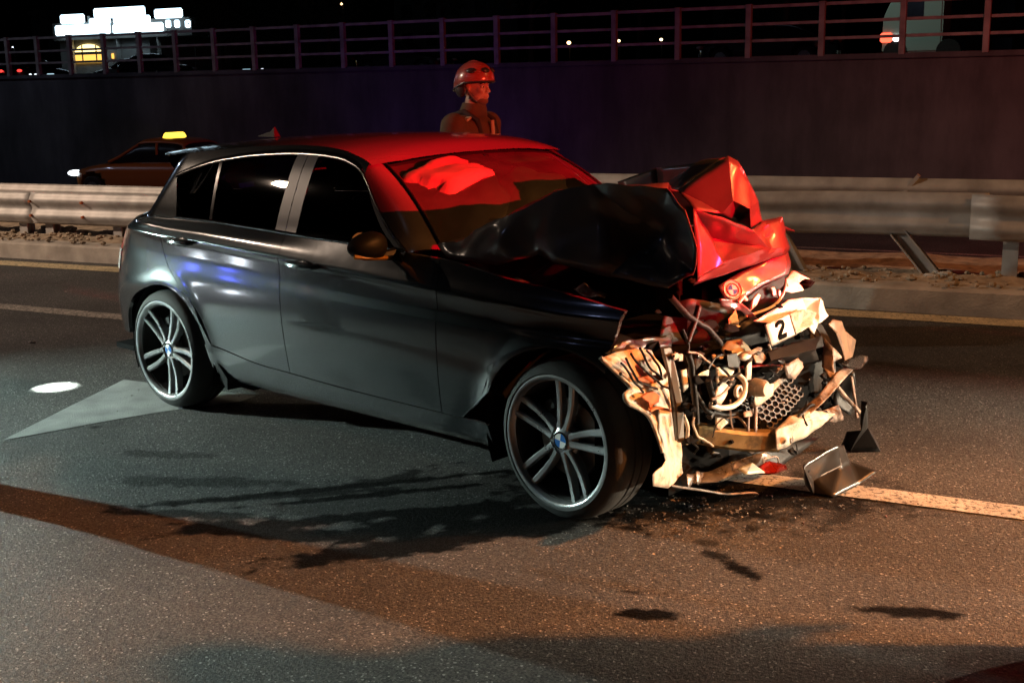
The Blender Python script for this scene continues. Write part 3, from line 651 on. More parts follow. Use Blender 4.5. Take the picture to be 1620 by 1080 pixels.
# wheels
def make_wheel():
    w = []
    R = .3175
    prof = [(.262,-.008), (.270,-.012), (.285,-.004), (.300,.006), (.310,.020), (R-.002,.040), (R,.055)]
    full = prof+[(R, .085), (R-.007, .089), (R-.007, .093), (R, .097), (R,.13), (R-.007,.133), (R-.007,.137), (R,.14), (R,.175), (.305,.205), (.27,.215), (.235,.205), (.235,.02), (.262,-.008)]
    b = MB(); b.lathe(full, 72); w.append(('tyre', b, RUBBER, None))
    b = MB(); b.lathe([(.238,.012), (.245,-.004), (.256,-.010), (.264,-.009), (.266,-.002), (.262,.004)], 72); w.append(('rim', b, ALLOY, None))
    b = MB(); b.lathe([(.262,.004), (.250,.012), (.243,.04), (.236,.10), (.236,.20), (.20,.21)], 60); w.append(('rim_barrel', b, ALLOYD, 'rim'))
    b = MB(); b.lathe([(.04,.075), (.155,.075), (.155,.10), (.04,.10)], 40); w.append(('brake_disc', b, STEEL, None))
    b = MB(); b.lathe([(0,.16), (.236,.16)], 40); w.append(('inner_backing', b, DARKIN, None))
    b = MB()
    a0, a1 = .5, 1.5
    b.grid(lambda u, v: Vector((lerp(.115,.185,v)*cos(lerp(a0,a1,u)), .05 if 0 < u < 1 and 0 < v < 1 else .09, lerp(.115,.185,v)*sin(lerp(a0,a1,u)))), 10, 4); w.append(('brake_caliper', b, BLACKP, None))
    b = MB(); b.lathe([(0,.020), (.034,.020), (.040,.022), (.060,.030), (.074,.045), (.07,.07)], 40); w.append(('hub', b, ALLOY, None))
    b = MB(); b.lathe([(.029,.0185), (.0345,.0165), (.036,.0215)], 32); w.append(('badge_ring', b, GLOSSB, 'hub'))
    for qd in range(4):
        b = MB(); k = 6; b.add([(0,.0182,0)]+[(.029*cos(pi/2*qd+pi/2*i/k), .0182, .029*sin(pi/2*qd+pi/2*i/k)) for i in range(k+1)], [(0,i+1,i+2) for i in range(k)])
        w.append(('badge_quarter', b, BLUEB if qd % 2 else REFLEC, 'hub'))
    for i in range(5):
        a = 2*pi*i/5
        for sg in (-1, 1):
            b = MB(); secs = []
            for t in (0, .12, .3, .55, .8, 1.0):
                r = lerp(.048, .250, t); off = sg*(lerp(.013, .036, t**.8)+.004*sin(pi*t)); hw = lerp(.012, .0155, t) if t > .05 else .016
                dep = .018+.022*sin(pi*min(1, t*1.0))*.5-(.016*t); th = lerp(.045,.028,t)
                ring = []
                for du, dv in ((-hw, .006), (-hw*.55, 0), (hw*.55, 0), (hw, .006), (hw*.8, th), (-hw*.8, th)):
                    ring.append(Vector((r*cos(a)-(off+du)*sin(a), dep+dv, r*sin(a)+(off+du)*cos(a))))
                secs.append(ring)
            vs = [p for rg in secs for p in rg]; fs = []
            for k in range(len(secs)-1):
                for j in range(6): fs.append((k*6+j, k*6+(j+1) % 6, (k+1)*6+(j+1) % 6, (k+1)*6+j))
            fs += [tuple(range(6)), tuple(len(vs)-6+j for j in range(6))]
            b.add(vs, fs); w.append(('spoke', b, ALLOY, 'rim'))
        b = MB(); am = a+pi/5; b.lathe([(0,.030), (.010,.030), (.011,.05)], 10, 'Y', (.055*cos(am), 0, .055*sin(am))); w.append(('wheel_bolt', b, STEEL, 'hub'))
    return w
BLUEB = mat('badge_blue', (.03,.16,.5), .25, coat=1)
WH = make_wheel(); meshes = {}
def place_wheel(x, y, phase, steer, flip=False):
    e = empty('wheel', (x, y, .3165)); e.parent = car
    e.rotation_euler = (0, 0, steer+(pi if flip else 0)); made = {}
    for i, (nm, b, m, par) in enumerate(WH):
        if i not in meshes: meshes[i] = b.build(nm, m, None, smooth=38); o = meshes[i]
        else: o = meshes[i].copy(); col.objects.link(o)
        o.parent = made[par] if par else e
        if not par: o.rotation_euler = (0, -phase, 0)
        if nm not in made: made[nm] = o
    return e
place_wheel(0, -.872, radians(62), 0)
place_wheel(2.69, -.868, radians(82), radians(-4))
place_wheel(0, .872, 0, 0, True)
place_wheel(2.69, .868, 0, radians(-4), True)
# wheel housings
for cx, cz, r in R_ARCH:
    for s in (-1, 1):
        b = MB(); b.grid(lambda u, v: Vector((cx+(r+.012)*cos(pi*lerp(-.12, 1.12 if cx < 1 or True else .7, u)), s*lerp(.85, .55, v), cz+(r+.012)*sin(pi*lerp(-.12, 1.12, u)))), 30, 3)
        if cx > 1 : b.v = [(min(p[0], 2.86 if s < 0 else 2.7), p[1], p[2]) for p in b.v]
        b.build('wheel_housing', BLACKP, car, smooth=60)
    b = MB(); b.box((cx, 0, cz+.05), (.6, 1.12, .55)); b.build('axle_block', DARKIN, car, smooth=0)
# mud flap behind the near rear wheel
b = MB(); b.add([(.36,-.86,.40), (.50,-.84,.23), (.47,-.82,.16), (.37,-.80,.20), (.36,-.62,.40), (.5,-.62,.23), (.47,-.62,.16), (.37,-.62,.2)], [(0,1,2,3), (4,7,6,5), (0,4,5,1), (1,5,6,2), (2,6,7,3), (3,7,4,0)]); b.build('mud_flap', BLACKP, car, smooth=0)

# cabin
b = MB()
b.box((1.98, 0, .88), (.5, 1.36, .16), Matrix.Rotation(radians(8), 3, 'Y')); b.build('dashboard', BLACKP, car, smooth=0, bevel=.05)
b = MB(); b.box((2.2, 0, .80), (.1, 1.3, .34)); b.build('bulkhead', DARKIN, car, smooth=0)
def seat(y):
    e = empty('seat', (1.05, y, .34)); e.parent = car
    b = MB(); b.box((.12, 0, .12), (.54, .50, .16)); b.build('seat_cushion', SEATM, e, smooth=30, bevel=.05)
    b = MB(); b.box((-.25, 0, .46), (.16, .48, .66), Matrix.Rotation(radians(-18), 3, 'Y'), taper=.86); b.build('seat_back', SEATM, e, smooth=30, bevel=.055)
    b = MB(); b.box((-.38, 0, .86), (.10, .27, .17), Matrix.Rotation(radians(-12), 3, 'Y')); b.build('headrest', SEATM, e, smooth=30, bevel=.04)
seat(-.36); seat(.36)
b = MB(); b.box((.02, 0, .52), (.5, 1.2, .2)); b.box((-.26, 0, .82), (.16, 1.2, .56), Matrix.Rotation(radians(-20), 3, 'Y')); b.build('rear_bench', SEATM, car, smooth=30, bevel=.05)
b = MB(); b.lathe([(.18+.016*cos(2*pi*k/8), .016*sin(2*pi*k/8)) for k in range(8)], 30, 'X', closed=True); sw = b.build('steering_wheel', BLACKP, car, loc=(1.62, .36, .93)); sw.rotation_euler = (0, radians(25), 0)
def bag(name, c, r, rot, seed, amp=.05, m=AIRBAG):
    b = MB()
    def fn(a, c_):
        th = 2*pi*a; ph = pi*c_-pi/2; n = Vector((cos(th)*cos(ph), sin(th)*cos(ph), sin(ph)))
        k = 1+amp*nz(n.x+seed, n.y, n.z, 1.6)+.5*amp*nz(n.x, n.y+seed, n.z, 4)
        p = Vector((r[0]*abs(n.x)**.75*(1 if n.x > 0 else -1), r[1]*abs(n.y)**.75*(1 if n.y > 0 else -1), r[2]*abs(n.z)**.75*(1 if n.z > 0 else -1)))*k
        return rot @ p+Vector(c)
    b.grid(fn, 40, 24); return b.build(name, m, car, smooth=80)
bag('airbag', (1.60, -.33, 1.055), (.20, .30, .27), Matrix.Rotation(radians(14), 3, 'Y'), 3.1, .14)
bag('airbag', (1.50, .34, 1.02), (.15, .24, .22), Matrix.Rotation(radians(20), 3, 'Y'), 7.7, .16)
bag('airbag', (1.68, .30, .98), (.09, .16, .07), Matrix.Rotation(radians(-20), 3, 'Y'), 1.2, .3, WHITEP)
b = MB(); b.ell((1.545, -.02, 1.268), (.022, .115, .032), 18, 10); mm = b.build('inner_mirror', BLACKP, car, smooth=60)
b = MB(); b.tube([(1.55, -.02, 1.30), (1.57, -.02, 1.335)], .010, 6); b.build('mirror_stem', BLACKP, mm)
for y in (-.36, .36):
    b = MB(); b.box((1.47, y, 1.295), (.13, .34, .012), Matrix.Rotation(radians(12), 3, 'Y')); b.build('sun_visor', AIRBAG, car, smooth=0, bevel=.005)
# ------------------------------------------------------------------ the smashed front
def crumple(name, V, faces, m, parent=car, amp=.006, sc=9, cuts=4, thick=.003, sharp=28, seed=0, label=None):
    """torn sheet metal: named corner points, faces as name lists, broken up and dented"""
    keys = list(V); b = MB(); b.add([V[k] for k in keys], [[keys.index(k) for k in f] for f in faces])
    me = bpy.data.meshes.new(name); me.from_pydata(b.v, [], b.f)
    bm = bmesh.new(); bm.from_mesh(me); bmesh.ops.recalc_face_normals(bm, faces=bm.faces)
    bmesh.ops.triangulate(bm, faces=bm.faces); 
    if cuts: bmesh.ops.subdivide_edges(bm, edges=bm.edges[:], cuts=cuts, use_grid_fill=True)
    bm.normal_update()
    mv = [(v, v.normal.copy()) for v in bm.verts]
    for v, n in mv:
        p = v.co; d = amp*(nz(p.x+seed, p.y, p.z, sc)+.5*nz(p.x, p.y+seed, p.z, sc*2.3)+.8*abs(nz(p.x, p.y, p.z+seed, sc*.6)))
        v.co = p+n*d
    bm.to_mesh(me); bm.free()
    for p in me.polygons: p.use_smooth = True
    me.set_sharp_from_angle(angle=radians(sharp)); me.materials.append(m)
    o = bpy.data.objects.new(name, me); col.objects.link(o)
    if thick: md = o.modifiers.new('solidify', 'SOLIDIFY'); md.thickness = thick; md.offset = 0
    if parent: o.parent = parent
    if label: o['label'] = label
    return o
def poly(name, pts, m, parent=car, off=(-.012, .006, 0), bevel=.002, label=None):
    b = MB(); b.prism(pts, off); o = b.build(name, m, parent, smooth=0, bevel=bevel)
    if label: o['label'] = label
    return o
def wire(name, pts, r, m, parent=car, n=6, wob=0):
    P = [Vector(p) for p in pts]; out = []
    for i in range(len(P)-1):
        p0, p1, p2, p3 = P[max(i-1, 0)], P[i], P[i+1], P[min(i+2, len(P)-1)]
        for k in range(5):
            t = k/5; q = .5*((2*p1)+(p2-p0)*t+(2*p0-5*p1+4*p2-p3)*t*t+(-p0+3*p1-3*p2+p3)*t**3)
            out.append(q+Vector((0, wob*nz(q.x, q.y, q.z, 20), wob*nz(q.z, q.x, q.y, 20))))
    out.append(P[-1]); b = MB(); b.tube(out, r, n); return b.build(name, m, parent, smooth=60)

# bonnet folded up like a tent: near flank stays in shadow, the torn front faces the red beacon
H = dict(
 n0=at(700,392,y=-.70), n1=at(800,350,y=-.70), n2=at(880,308,y=-.70), n3=at(940,294,y=-.70), n4=at(1055,298,y=-.69), n5=at(1090,330,y=-.68), n6=at(1106,392,y=-.67), n7=at(1102,436,y=-.67),
 l0=at(712,408,y=-.73), l1=at(790,420,y=-.73), l2=at(850,402,y=-.72), l3=at(965,438,y=-.70), l4=at(1060,458,y=-.69),
 m1=at(1040,370,y=-.60), t0=Vector((2.20,0,.985)), t1=at(815,356,y=-.2), t2=at(900,314,y=-.2), t3=at(965,303,y=-.2), t4=at(1062,306,y=-.2),
 g0=Vector((2.05,.75,.96)), g1=Vector((2.35,.74,.98)), g2=Vector((2.62,.70,1.0)), g3=Vector((2.85,.66,.98)))
crumple('bonnet', H, [('n0','n1','l1','l0'), ('n1','n2','l2','l1'), ('n2','n3','l3','l2'), ('n3','n4','m1','l3'), ('n4','n5','n6','m1'), ('m1','n6','n7'), ('l3','m1','n7','l4'),
  ('n0','t0','t1','n1'), ('n1','t1','t2','n2'), ('n2','t2','t3','n3'), ('n3','t3','t4','n4'), ('t0','g0','g1','t1'), ('t1','g1','g2','t2'), ('t2','g2','g3','t3'), ('t3','g3','t4')],
  PAINTH, amp=.034, sc=5, cuts=8, sharp=34, seed=1.3)
K = dict(r1=at(977,288,y=.30), r2=at(1038,266,y=.32), r3=at(1042,300,y=.30), r4=at(985,305,y=.28), b2=at(1100,258,y=.16), b3=at(1151,248,y=.02), b4=at(1073,302,y=-.15), b5=at(1045,304,y=.02), r5=at(1030,312,y=.5))
crumple('bonnet_fold', {k: K[k] for k in ('r1','r2','r3','r4')}, [('r1','r2','r3','r4')], PAINTH, amp=.003, seed=5)
crumple('bonnet_fold', {k: K[k] for k in ('r2','b2','b3','b4','b5','r3')}, [('r2','b2','b5','r3'), ('b2','b3','b4','b5')], PAINTH, amp=.008, sc=6, seed=3)
Rr = dict(a=at(1073,301,y=-.15), b=at(1151,248,y=.02), c=at(1166,256,y=.05), d=at(1183,282,y=.09), e=at(1198,318,y=.13), f=at(1206,352,y=.15), g=at(1188,362,y=.06), h=at(1186,330,y=.03), i=at(1160,318,y=-.06), j=at(1142,338,y=-.10), k=at(1168,352,y=.12), l=at(1098,333,y=-.20))
crumple('bonnet_fold', Rr, [('a','b','i','j','l'), ('b','c','d','h','i'), ('d','e','f','g','h'), ('i','h','g','k'), ('i','k','j')], PAINTH, amp=.010, sc=8, cuts=5, sharp=22, seed=8)
Mm = dict(a=at(1097,330,y=-.27), b=at(1142,342,y=-.16), c=at(1190,364,y=.02), d=at(1206,350,y=.16), e=at(1236,343,y=.28), f=at(1249,392,y=.30), g=at(1215,392,y=.12), h=at(1178,404,y=-.05), i=at(1140,416,y=-.16), j=at(1103,440,y=-.30), k=at(1125,376,y=-.10), l=at(1160,385,y=-.02), m=at(1240,402,y=.26), n=at(1180,422,y=-.02), o=at(1096,452,y=-.28))
crumple('bonnet_fold', Mm, [('a','b','k'), ('a','k','i','j'), ('b','c','l','k'), ('k','l','h','i'), ('c','d','e','g','l'), ('l','g','h'), ('e','f','g'), ('g','f','m'), ('h','g','m','n'), ('j','i','h','n','o')], PAINTH, amp=.014, sc=11, cuts=4, sharp=22, seed=12)
# nose of the bonnet with the badge
Nn = dict(a=at(1136,452,y=-.10), b=at(1168,432,y=.02), c=at(1205,416,y=.14), d=at(1244,388,y=.30), e=at(1251,415,y=.30), f=at(1246,434,y=.27), g=at(1205,452,y=.10), h=at(1172,474,y=-.02), i=at(1145,472,y=-.10))
crumple('bonnet_nose', Nn, [('a','b','h','i'), ('b','c','g','h'), ('c','d','e','f','g')], PAINTH, amp=.007, sc=10, cuts=4, seed=4)
bc = at(1158,459,y=-.12); nrm = (CAMC-bc); nrm = (Vector((.72,-.45,.42))).normalized()
bq = nrm.to_track_quat('Z', 'Y').to_matrix()
b = MB(); b.lathe([(.0,.0), (.036,.0), (.040,.004), (.041,-.006)], 32, 'Z'); bd = b.build('badge', WHITEP, car); bd.matrix_local = Matrix.Translation(bc+nrm*.006) @ bq.to_4x4()
for qd in range(4):
    b = MB(); k = 6; b.add([(0,0,.0015)]+[(.021*cos(pi/2*(qd+i/k)), .021*sin(pi/2*(qd+i/k)), .0015) for i in range(k+1)], [(0,i+1,i+2) for i in range(k)]); b.build('badge_quarter', BLUEB if qd % 2 else REFLEC, bd)
b = MB(); b.lathe([(.024,.001), (.026,.003), (.028,.001)], 28, 'Z'); b.build('badge_ring', GLOSSB, bd)
# kidney grille opening, chrome edge and torn white pieces
poly('grille_back', [at(1172,478,x=3.00), at(1205,454,x=3.00), at(1242,436,x=3.0), at(1248,452,x=3.0), at(1226,488,x=3.0), at(1195,496,x=3.0)], BLACKP)
wire('chrome_surround', [at(1244,440,x=3.05), at(1240,462,x=3.05), at(1226,482,x=3.05), at(1200,494,x=3.05), at(1180,500,x=3.06)], .006, WHITEP, n=8)
wire('chrome_surround', [at(1168,478,x=3.05), at(1176,470,x=3.06), at(1180,474,x=3.06)], .009, WHITEP, n=8)
poly('grille_slat', [at(1188,492,x=3.04), at(1192,474,x=3.04), at(1200,464,x=3.04), at(1204,467,x=3.04), at(1198,482,x=3.04)], WHITEP)
poly('grille_slat', [at(1221,456,x=3.03), at(1226,454,x=3.03), at(1229,466,x=3.03), at(1224,468,x=3.03)], WHITEP)
poly('grille_slat', [at(1231,458,x=3.03), at(1235,458,x=3.03), at(1237,470,x=3.03), at(1233,472,x=3.03)], WHITEP)
T1 = dict(a=at(1250,430,x=2.98), b=at(1263,433,x=3.0), c=at(1280,440,x=3.0), d=at(1266,447,x=2.98), e=at(1278,452,x=3.0), f=at(1270,460,x=3.0), g=at(1252,464,x=3.0), h=at(1240,460,x=3.02), i=at(1244,446,x=3.0))
crumple('torn_trim', T1, [('a','b','c','d','i'), ('i','d','e','f','g','h')], WHITEP, amp=.012, sc=16, cuts=3, sharp=20, seed=2)
T2 = dict(a=at(1158,498,x=3.0), b=at(1164,490,x=3.0), c=at(1166,503,x=3.0), d=at(1171,514,x=3.0), e=at(1184,515,x=3.0), f=at(1150,521,x=3.02), g=at(1152,505,x=3.0))
crumple('torn_trim', T2, [('g','a','b','c'), ('g','c','d','f'), ('f','d','e')], WHITEP, amp=.006, sc=20, cuts=2, sharp=20, seed=9)
# bumper skin piece above the plate and the plate itself
B1 = dict(a=at(1190,508,x=3.12), b=at(1232,486,x=3.12), c=at(1248,474,x=3.13), d=at(1270,471,x=3.10), e=at(1296,471,x=3.08), f=at(1310,500,x=3.10), g=at(1294,512,x=3.12), h=at(1290,528,x=3.13), i=at(1278,515,x=3.12), j=at(1252,500,x=3.13), k=at(1222,512,x=3.13), p=at(1276,488,x=3.06))
crumple('bumper_skin', B1, [('a','b','j','k'), ('b','c','d','p','j'), ('d','e','p'), ('e','f','g','i','p'), ('g','h','i'), ('p','i','j')], WHITEP, amp=.012, sc=12, cuts=4, sharp=20, seed=6)
PL = dict(a=at(1210,514,x=3.17), b=at(1248,497,x=3.17), c=at(1258,529,x=3.18), d=at(1219,547,x=3.18))
plate = crumple('number_plate', PL, [('a','b','c','d')], REFLEC, amp=.002, cuts=3, seed=2)
PLb = dict(a=PL['b'], b=at(1270,489,x=3.15), c=at(1292,494,x=3.13), d=at(1284,516,x=3.15), e=PL['c'], m=at(1270,505,x=3.12))
crumple('number_plate', PLb, [('a','b','m','e'), ('b','c','d','m'), ('m','d','e')], mat('bent_plate', (.42,.38,.29), .5, var=.4, vscale=60, bump=.6, bscale=80), amp=.012, sc=22, cuts=4, sharp=18, seed=5)
# the digit 2, raised black strokes on the plate
ux = (PL['b']-PL['a']); uy = (PL['a']-PL['d']); pn = ux.cross(uy).normalized()
if pn.dot(CAMC-PL['a']) < 0: pn = -pn
dg = [(.36,.70), (.39,.80), (.47,.86), (.56,.86), (.64,.80), (.655,.70), (.62,.59), (.53,.47), (.44,.34), (.37,.22), (.36,.18), (.50,.18), (.68,.18)]
b = MB(); hw = .036
ctr = [PL['d']+ux*x+uy*y+pn*.006 for x, y in dg]; vs = []
for i, p in enumerate(ctr):
    t = (ctr[min(i+1, len(ctr)-1)]-ctr[max(i-1, 0)]).normalized(); sd = t.cross(pn).normalized()*ux.length*hw*1.35
    vs += [p-sd, p+sd]
b.add(vs, [(2*i, 2*i+1, 2*i+3, 2*i+2) for i in range(len(ctr)-1)])
b.build('plate_digit', mat('plate_black', (.004,.004,.004), .8, spec=.02), plate, smooth=0, thick=.002)
b = MB(); b.tube([PL[k]+pn*.004 for k in ('a','b','c','d')], .0022, 5, closed=True); b.build('plate_border', mat('plate_edge', (.25,.25,.25), .5), plate)
# red fender wing stripe left of the plate
crumple('bonnet_fold', dict(a=at(1136,472,x=3.02), b=at(1166,474,x=3.04), c=at(1186,490,x=3.07), d=at(1206,512,x=3.1), e=at(1196,512,x=3.08), f=at(1172,492,x=3.05), g=at(1140,484,x=3.02)), [('a','b','f','g'), ('b','c','e','f'), ('c','d','e')], PAINTH, amp=.008, seed=15)
crumple('slam_panel', dict(a=at(1090,470,x=2.93), b=at(1140,480,x=2.96), c=at(1172,498,x=3.0), d=at(1206,514,x=3.05), e=at(1220,548,x=3.05), f=at(1196,560,x=3.02), g=at(1150,548,x=2.98), h=at(1085,545,x=2.9), i=at(1040,545,x=2.86), j=at(1050,480,x=2.85)), [('j','a','h','i'), ('a','b','g','h'), ('b','c','d','e','f','g')], BLACKP, amp=.02, sc=8, cuts=4, seed=21)
# dark duct and bumper interior on the far side
crumple('air_duct', dict(a=at(1215,556,x=3.14), b=at(1262,540,x=3.15), c=at(1300,530,x=3.16), d=at(1302,548,x=3.18), e=at(1296,570,x=3.1), f=at(1240,585,x=3.08), g=at(1196,590,x=3.05), h=at(1220,570,x=3.17), i=at(1290,552,x=3.2)), [('a','b','h'), ('b','c','d','i','h'), ('h','i','e','f','g'), ('a','h','g')], BLACKP, amp=.006, seed=17)
poly('bumper_inside', [at(1185,590,x=2.98), at(1300,545,x=2.98), at(1330,590,x=2.98), at(1320,660,x=2.98), at(1200,700,x=2.95)], DARKIN)
wire('red_trim', [at(1170,582,x=3.1), at(1200,578,x=3.12), at(1230,577,x=3.12), at(1262,572,x=3.12)], .006, REDL)
# honeycomb mesh of the lower intake
def honeycomb(name, o, ex, ey, nx, ny, r, m, th=.003):
    b = MB(); n_ = ex.cross(ey).normalized(); ex = ex.normalized(); ey = ey.normalized()
    for i in range(nx):
        for j in range(ny):
            c_ = o+ex*(i*1.732*r+(.866*r if j % 2 else 0))+ey*(j*1.5*r)
            for k in range(3):
                a0 = pi/6+k*pi/3; a1 = a0+pi/3
                p0 = c_+(ex*cos(a0)+ey*sin(a0))*r; p1 = c_+(ex*cos(a1)+ey*sin(a1))*r
                s_ = (p1-p0).normalized().cross(n_)*th
                p0 += n_*.016*nz(p0.x, p0.y, p0.z, 7)+ex*.006*nz(p0.y, p0.z, p0.x, 16); p1 += n_*.016*nz(p1.x, p1.y, p1.z, 7)+ex*.006*nz(p1.y, p1.z, p1.x, 16)
                b.add([p0-s_+n_*.006, p1-s_+n_*.006, p1+s_+n_*.006, p0+s_+n_*.006, p0-s_-n_*.006, p1-s_-n_*.006, p1+s_-n_*.006, p0+s_-n_*.006], [(0,1,2,3), (0,4,5,1), (2,6,7,3), (4,7,6,5)])
    return b.build(name, m, car, smooth=0, weld=False)
GRILM = mat('mesh_plastic', (.055,.040,.032), .5, spec=.3, var=.2)
o0 = at(1196,652,x=3.14); e1 = at(1271,578,x=3.14)-o0; e2 = at(1210,664,x=3.155)-o0
honeycomb('grille_mesh', at(1190,645,x=3.14), at(1263,573,x=3.14)-at(1190,645,x=3.14), at(1206,660,x=3.165)-at(1190,645,x=3.14), 9, 5, .0185, GRILM)
honeycomb('grille_mesh', at(1168,628,x=3.05), at(1196,612,x=3.05)-at(1168,628,x=3.05), at(1176,640,x=3.06)-at(1168,628,x=3.05), 5, 6, .012, GRILM)
crumple('grille_frame', dict(a=at(1188,640,x=3.15), b=at(1232,598,x=3.15), c=at(1262,568,x=3.15), d=at(1270,574,x=3.16), e=at(1236,606,x=3.16), f=at(1194,648,x=3.16)), [('a','b','e','f'), ('b','c','d','e')], PINKP, amp=.003, sc=20, seed=3)
crumple('grille_frame', dict(a=at(1240,580,x=3.17), b=at(1262,566,x=3.17), c=at(1272,580,x=3.18), d=at(1258,600,x=3.18), e=at(1246,598,x=3.18)), [('a','b','c','d','e')], PINKP, amp=.006, sc=22, cuts=3, seed=7)
for i in range(3): wire('grille_clip', [at(1229+i*5,588-i*4,x=3.16), at(1232+i*5,583-i*4,x=3.18)], .006, PINKP)
# scuffed bumper lip that runs up to the torn corner
L1 = dict(a=at(1200,692,x=3.10), b=at(1250,662,x=3.16), c=at(1295,625,x=3.20), d=at(1322,590,x=3.18), e=at(1345,574,x=3.16), f=at(1352,582,x=3.19), g=at(1330,606,x=3.22), h=at(1302,638,x=3.24), i=at(1258,674,x=3.20), j=at(1216,700,x=3.14))
crumple('bumper_lip', L1, [('a','b','i','j'), ('b','c','h','i'), ('c','d','g','h'), ('d','e','f','g')], PINKP, amp=.010, sc=14, cuts=4, sharp=24, seed=11)
L2 = dict(a=at(1304,534,x=3.10), b=at(1316,548,x=3.14), c=at(1331,566,x=3.16), d=at(1318,572,x=3.16), e=at(1322,592,x=3.18), f=at(1318,610,x=3.19), g=at(1300,580,x=3.12))
crumple('bumper_corner', L2, [('a','b','d','g'), ('b','c','d'), ('g','d','e','f')], PINKP, amp=.010, sc=14, cuts=3, sharp=24, seed=14)
crumple('bumper_flap', dict(a=at(1309,513,x=3.10), b=at(1317,505,x=3.10), c=at(1330,508,x=3.08), d=at(1338,524,x=3.04), e=at(1353,538,x=2.99), f=at(1351,552,x=3.0), g=at(1346,568,x=3.06), h=at(1336,572,x=3.10), i=at(1331,548,x=3.11), j=at(1322,526,x=3.11)), [('a','b','c','d','j'), ('d','e','f','i','j'), ('f','g','h','i')], mat('tan_plastic', (.22,.12,.065), .5, var=.25, grime=.5), amp=.004, cuts=4, sharp=60, seed=18)
crumple('fog_lens', dict(a=at(1330,574,x=3.18), b=at(1345,566,x=3.2), c=at(1362,561,x=3.2), d=at(1374,563,x=3.19), e=at(1372,574,x=3.19), f=at(1358,584,x=3.2), g=at(1342,582,x=3.2)), [('a','b','f','g'), ('b','c','d','e','f')], CLEARL, amp=.005, sc=20, cuts=3, seed=20)
wire('bracket_rod', [at(1325,612,x=3.22), at(1340,630,x=3.22), at(1360,652,x=3.2)], .009, PINKP)
wire('bracket_rod', [at(1347,595,x=3.15), at(1352,630,x=3.15), at(1356,660,x=3.15)], .007, PINKP)
crumple('bumper_corner', dict(a=at(1345,580,x=3.1), b=at(1352,590,x=3.12), c=at(1355,640,x=3.1), d=at(1340,655,x=3.08), e=at(1318,640,x=3.05), f=at(1325,600,x=3.06)), [('a','b','c','d','e','f')], BLACKP, amp=.02, sc=12, cuts=4, seed=31)
# crash beam, its end plate, lower panels
b = MB(); q = []
def beam(name, A, B_, h, d, m, n=10, sag=.01):
    A, B_ = Vector(A), Vector(B_); t = (B_-A).normalized(); up = Vector((0,0,1)); sd = t.cross(up).normalized(); b = MB(); vs = []
    for i in range(n+1):
        p = A.lerp(B_, i/n)+Vector((0,0,-sag*sin(pi*i/n)+.004*nz(i*.7, 2, 3, 1)))
        for a_, c_ in ((-1,-.7), (-1,.7), (-.7,1), (.7,1), (1,.7), (1,-.7), (.7,-1), (-.7,-1)): vs.append(p+sd*d/2*a_+up*h/2*c_+sd*.003*nz(i, a_, c_, 1))
    fs = [(i*8+j, i*8+(j+1) % 8, (i+1)*8+(j+1) % 8, (i+1)*8+j) for i in range(n) for j in range(8)]+[tuple(range(8)), tuple(n*8+j for j in range(8))]
    b.add(vs, fs); return b.build(name, m, car, smooth=35)
beam('crash_beam', at(1100,684,x=3.02), at(1228,697,x=3.22), .082, .07, OCHRE)
b = MB(); 
E1 = dict(a=at(1226,680,x=3.24), b=at(1250,658,x=3.22), c=at(1285,648,x=3.20), d=at(1320,655,x=3.16), e=at(1310,664,x=3.2), f=at(1275,690,x=3.24), g=at(1240,708,x=3.26), h=at(1228,712,x=3.25), i=at(1262,668,x=3.27))
crumple('beam_end_plate', E1, [('a','b','i'), ('b','c','d','i'), ('i','d','e','f'), ('a','i','g','h'), ('i','f','g')], CREAM, amp=.006, sc=12, cuts=4, sharp=30, seed=22)
b = MB(); bc2 = at(1252,695,x=3.285); b.lathe([(0,.004), (.012,.004), (.016,0)], 16, 'X', bc2); b.build('plate_bolt', GREYM, car)
crumple('torn_panel', dict(a=at(1275,648,x=3.1), b=at(1300,650,x=3.12), c=at(1322,641,x=3.12), d=at(1326,640,x=3.12), e=at(1320,668,x=3.13), f=at(1296,664,x=3.14), g=at(1334,664,x=3.12)), [('a','b','f'), ('b','c','d','e','f'), ('d','g','e')], PINKP, amp=.008, sc=14, cuts=3, seed=24)
wire('wire', [at(1278,635,x=3.2), at(1270,655,x=3.24), at(1277,673,x=3.26)], .005, BLACKP); wire('wire', [at(1255,664,x=3.22), at(1268,655,x=3.24), at(1284,640,x=3.22), at(1298,648,x=3.2)], .006, BLACKP)
LP = dict(a=at(1086,752,x=3.02), b=at(1120,746,x=3.08), c=at(1160,730,x=3.14), d=at(1208,714,x=3.22), e=at(1222,722,x=3.23), f=at(1190,742,x=3.2), g=at(1140,762,x=3.14), h=at(1094,766,x=3.06))
crumple('lower_lip', LP, [('a','b','g','h'), ('b','c','f','g'), ('c','d','e','f')], GREYM, amp=.010, sc=12, cuts=4, sharp=26, seed=25)
crumple('undertray', dict(a=at(1090,700,x=2.95), b=at(1210,705,x=3.05), c=at(1300,690,x=3.05), d=at(1240,735,x=3.1), e=at(1165,750,x=3.0), f=at(1090,760,x=2.95)), [('a','b','e','f'), ('b','c','d','e')], BLACKP, amp=.015, sc=9, cuts=4, seed=26)
wire('splitter_strip', [at(1062,768,x=3.02), at(1110,775,x=3.06), at(1150,781,x=3.1), at(1190,779,x=3.16), at(1200,783,x=3.18)], .005, PINKP)
crumple('orange_lamp', dict(a=at(1200,738,x=3.2), b=at(1212,730,x=3.2), c=at(1238,735,x=3.2), d=at(1243,742,x=3.2), e=at(1225,749,x=3.22), f=at(1203,748,x=3.22)), [('a','b','c','d','e','f')], REDL, amp=.004, cuts=3, seed=27, thick=.02)
